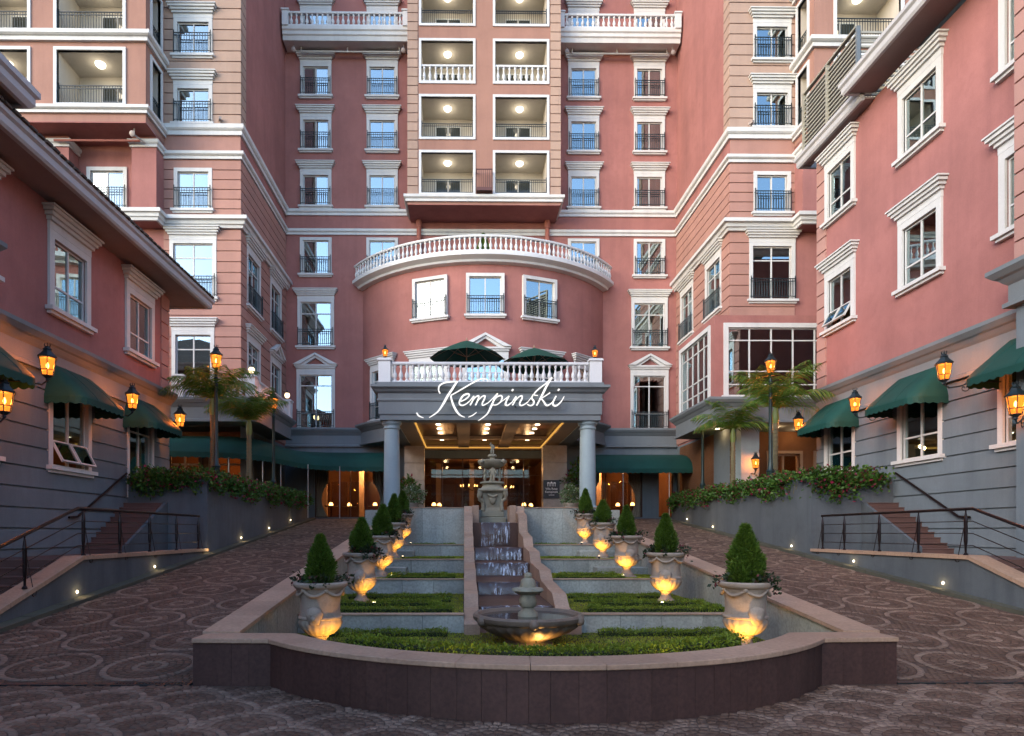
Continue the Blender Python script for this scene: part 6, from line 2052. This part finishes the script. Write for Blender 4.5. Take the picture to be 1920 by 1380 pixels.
long_awning('long green awning curving round the foot of the left tower', [(-4.2, 34.3), (-5.8, 34.25), (-7.3, 33.7), (-8.3, 32.4), (-8.75, 30.9), (-9.3, 29.3), (-10.6, 28.2), (-13.5, 27.7), (-18, 27.6)],
            [(-4.2, 36.9), (-6.5, 36.9), (-9.0, 36.8), (-10.2, 35.6), (-10.25, 33.8), (-10.25, 32.2), (-10.9, 31.1), (-13.5, 31.1), (-18, 31.1)], 5.55, 6.6,
            ((-6.6, 34.05, 2.8), (-8.85, 31.0, 3.1), (-9.25, 29.5, 3.1), (-10.4, 28.4, 3.1), (-8.0, 32.9, 2.8)))
long_awning('long straight green awning right of the entrance', [(6.55, 34.4), (8.5, 34.4), (10.5, 34.4), (12.2, 34.4), (12.9, 34.6), (13.1, 35.2)], [(6.55, 36.9), (8.5, 36.9), (10.5, 36.9), (12.2, 36.9), (12.3, 36.9), (12.32, 36.9)], 5.5, 6.5,
            ((8.6, 34.5, 2.8), (11.1, 34.5, 2.8), (12.7, 34.6, 2.8)))


# ------------------------------------------------------------------ parasols on the portico roof
def parasol(label, x, y, z0, zt, rad):
    t = thing('parasol', label, 'parasol', T(x, y, z0), 'parasols on the portico roof')
    ns = 8; drop = .82
    vs = [(x, y, zt)]; fs = []
    rg = 5
    for k in range(1, rg + 1):
        q = k / rg
        for j in range(ns * 4):
            a = 2 * math.pi * j / (ns * 4); seg = abs(math.sin(a * ns / 2))
            r = rad * q * (1 - .05 * seg * q); z = zt - drop * q ** 1.15 + .07 * seg * q * (1 - q) - .02 * seg * q
            vs.append((x + r * math.cos(a), y + r * math.sin(a), z))
    m = ns * 4
    for j in range(m): fs.append((0, 1 + j, 1 + (j + 1) % m))
    for k in range(rg - 1):
        for j in range(m): fs.append((1 + k * m + j, 1 + (k + 1) * m + j, 1 + (k + 1) * m + (j + 1) % m, 1 + k * m + (j + 1) % m))
    ob('canopy', MB().add(vs, fs), M_['canvas'], t, None, 30)
    ob('pole', MB().tube([(x, y, z0), (x, y, zt + .02)], .03, 10).lathe([(.03, zt), (.045, zt + .04), (.01, zt + .13)], 8, T(x, y, 0)), M_['timber'], t)
    for j in range(ns):
        a = 2 * math.pi * j / ns
        c, s_ = math.cos(a), math.sin(a)
        ob('rib', MB().tube([(x + .05 * c, y + .05 * s_, zt - .06), (x + rad * .5 * c, y + rad * .5 * s_, zt - .42), (x + rad * .97 * c, y + rad * .97 * s_, zt - drop - .01)], .013, 5), M_['timber'], t)
        ob('strut', MB().tube([(x + .04 * c, y + .04 * s_, zt - .75), (x + rad * .48 * c, y + rad * .48 * s_, zt - .42)], .013, 5), M_['timber'], t)
    ob('base', MB().lathe([(.3, 0), (.3, .06), (.06, .08), (.06, .25)], 16, T(x, y, z0)), M_['iron'], t)


parasol('green parasol on the portico roof, the left and higher one', .12, 29.7, 8.27, 10.95, 1.72)
parasol('green parasol on the portico roof, the right and lower one', 3.28, 29.9, 8.27, 10.68, 1.72)
# rooftop and entrance plants
def bush(label, x, y, z0, r, h, mat, n=900, size=.1, pot=True, flowers=False, cat='bush', name='potted_bush'):
    t = thing(name, label, cat, T(x, y, z0))
    r0 = np.random.default_rng(int(abs(x * 91 + y * 7)))
    ph = .45 if pot else 0
    if pot: ob('pot', MB().lathe([(.2, 0), (.26, .02), (.32, .35), (.36, .40), (.36, .45), (.3, .45), (.28, .40)], 18, T(x, y, z0)), M_['urn'], t, None, 40)
    d = unit(r0.normal(0, 1, (n, 3))); rr = r0.uniform(.5, 1, n) ** .5
    lump = 1 + .25 * np.sin(d[:, 0] * 5 + 1) * np.sin(d[:, 1] * 6) + .2 * np.sin(d[:, 2] * 7)
    C = d * (rr * lump)[:, None] * np.array([r, r, h / 2]) + np.array([x, y, z0 + ph + h * .48])
    v, f = leaf_arrays(C, d, size, .5, .6)
    leafobj('foliage', v, f, M_[mat], t)
    ob('stem', MB().tube([(x, y, z0 + ph - .1), (x, y, z0 + ph + h * .5)], .03, 6), M_['trunk'], t)


M_['palebush'] = leafmat('pale_bush_leaf', (0.06, 0.13, 0.04), (0.22, 0.30, 0.16), (0.5, 0.5, 0.42))
bush('pale leafed bush in a pot beside the left portico column', -2.35, 28.4, 2.9, .6, .75, 'palebush')
bush('pale leafed bush in a pot beside the right portico column', 4.78, 28.6, 2.9, .45, .8, 'palebush')
bush('dark tall plant in a pot beside the black wall sign', 5.9, 33.2, 2.9, .65, 2.3, 'vine', 900, .2)
bush('dark tall plant behind the left portico column', -2.9, 32.8, 2.9, .55, 1.5, 'vine', 700, .18)
Mc = T(AX - .05, 34.6, 16.34) @ Matrix.Diagonal((1.5, 1.5, 1.75, 1))
c = thing('conifer_topiary', 'small conifer standing behind the rotunda balustrade', 'conifer', Mc)
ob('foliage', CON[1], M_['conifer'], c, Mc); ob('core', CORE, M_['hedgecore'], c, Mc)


# ------------------------------------------------------------------ palms
def palm(label, x, y, z0, zc, fr=2.0, nf=13, seed=1, lean=0.0):
    r0 = random.Random(seed)
    t = thing('palm_tree', label, 'palm', T(x, y, z0), 'palms on the planters')
    pts = [(x + lean * k / 6 * .4, y, z0 + (zc - 0.5 - z0) * k / 6) for k in range(7)]
    tr = MB().tube(pts, [.13, .115, .105, .10, .10, .095, .09], 12)
    for k in range(14):
        z = z0 + .3 + (zc - .9 - z0) * k / 14
        tr.lathe([(.105, z), (.118, z + .015), (.105, z + .03)], 12, T(x + lean * .4 * (z - z0) / (zc - z0), y, 0))
    ob('trunk', tr, M_['trunk'], t, None, 50)
    xc = x + lean * .4
    ob('crownshaft', MB().lathe([(.095, zc - .52), (.125, zc - .35), (.105, zc - .1), (.06, zc + .12)], 12, T(xc, y, 0)), M_['crownshaft'], t, None, 60)
    for i in range(nf):
        a = 2 * math.pi * i / nf + r0.uniform(-.2, .2)
        el = r0.uniform(.45, 1.3) if i % 3 else r0.uniform(1.15, 1.45)
        L = fr * r0.uniform(.8, 1.1)
        n = 20
        P = []; p = Vector((xc, y, zc)); e = el
        for k in range(n + 1):
            P.append(p.copy())
            dv_ = Vector((math.cos(a) * math.cos(e), math.sin(a) * math.cos(e), math.sin(e)))
            p = p + dv_ * (L / n); e -= (1.45 + (1.45 - el) * .3) / n * (.4 + 1.3 * k / n)
        mb = MB().tube(P[::2], [.022 * (1 - .85 * k / (len(P[::2]) - 1)) for k in range(len(P[::2]))], 5)
        side = Vector((-math.sin(a), math.cos(a), 0))
        for k in range(2, n + 1):
            q = k / n
            d = (P[k] - P[k - 1]).normalized(); nr = side.cross(d).normalized()
            ll = fr * .36 * math.sin(math.pi * min(.97, .12 + q * .85)) + .05
            for sg in (-1, 1):
                for sub in (0, .5):
                    b = P[k - 1].lerp(P[k], sub)
                    dr = (side * sg * .85 + d * .62 - nr * -0.0 + Vector((0, 0, -.18 - .35 * q + r0.uniform(-.15, .15)))).normalized()
                    m_ = b + dr * ll * .55; tip = b + dr * ll + Vector((0, 0, -.28 * ll))
                    w = d * .016
                    mb.add([b - w * .6, b + w * .6, m_ + w, m_ - w, tip], [(0, 1, 2, 3), (3, 2, 4)])
        ob('frond', mb, M_['palm'], t)


palm('feathery palm on the left planter behind the nearer lamp post', -8.95, 23.0, 3.6, 6.75, 2.0, 14, 3, -.1)
palm('feathery palm on the left planter between the two lamp posts', -8.8, 26.3, 3.6, 6.55, 2.2, 15, 8)
palm('feathery palm on the right planter before the sunroom, farther one', 11.9, 28.2, 3.6, 6.55, 2.1, 14, 12)
palm('feathery palm on the right planter beside the nearer lamp post', 11.95, 24.5, 3.6, 6.75, 2.35, 15, 21, .1)
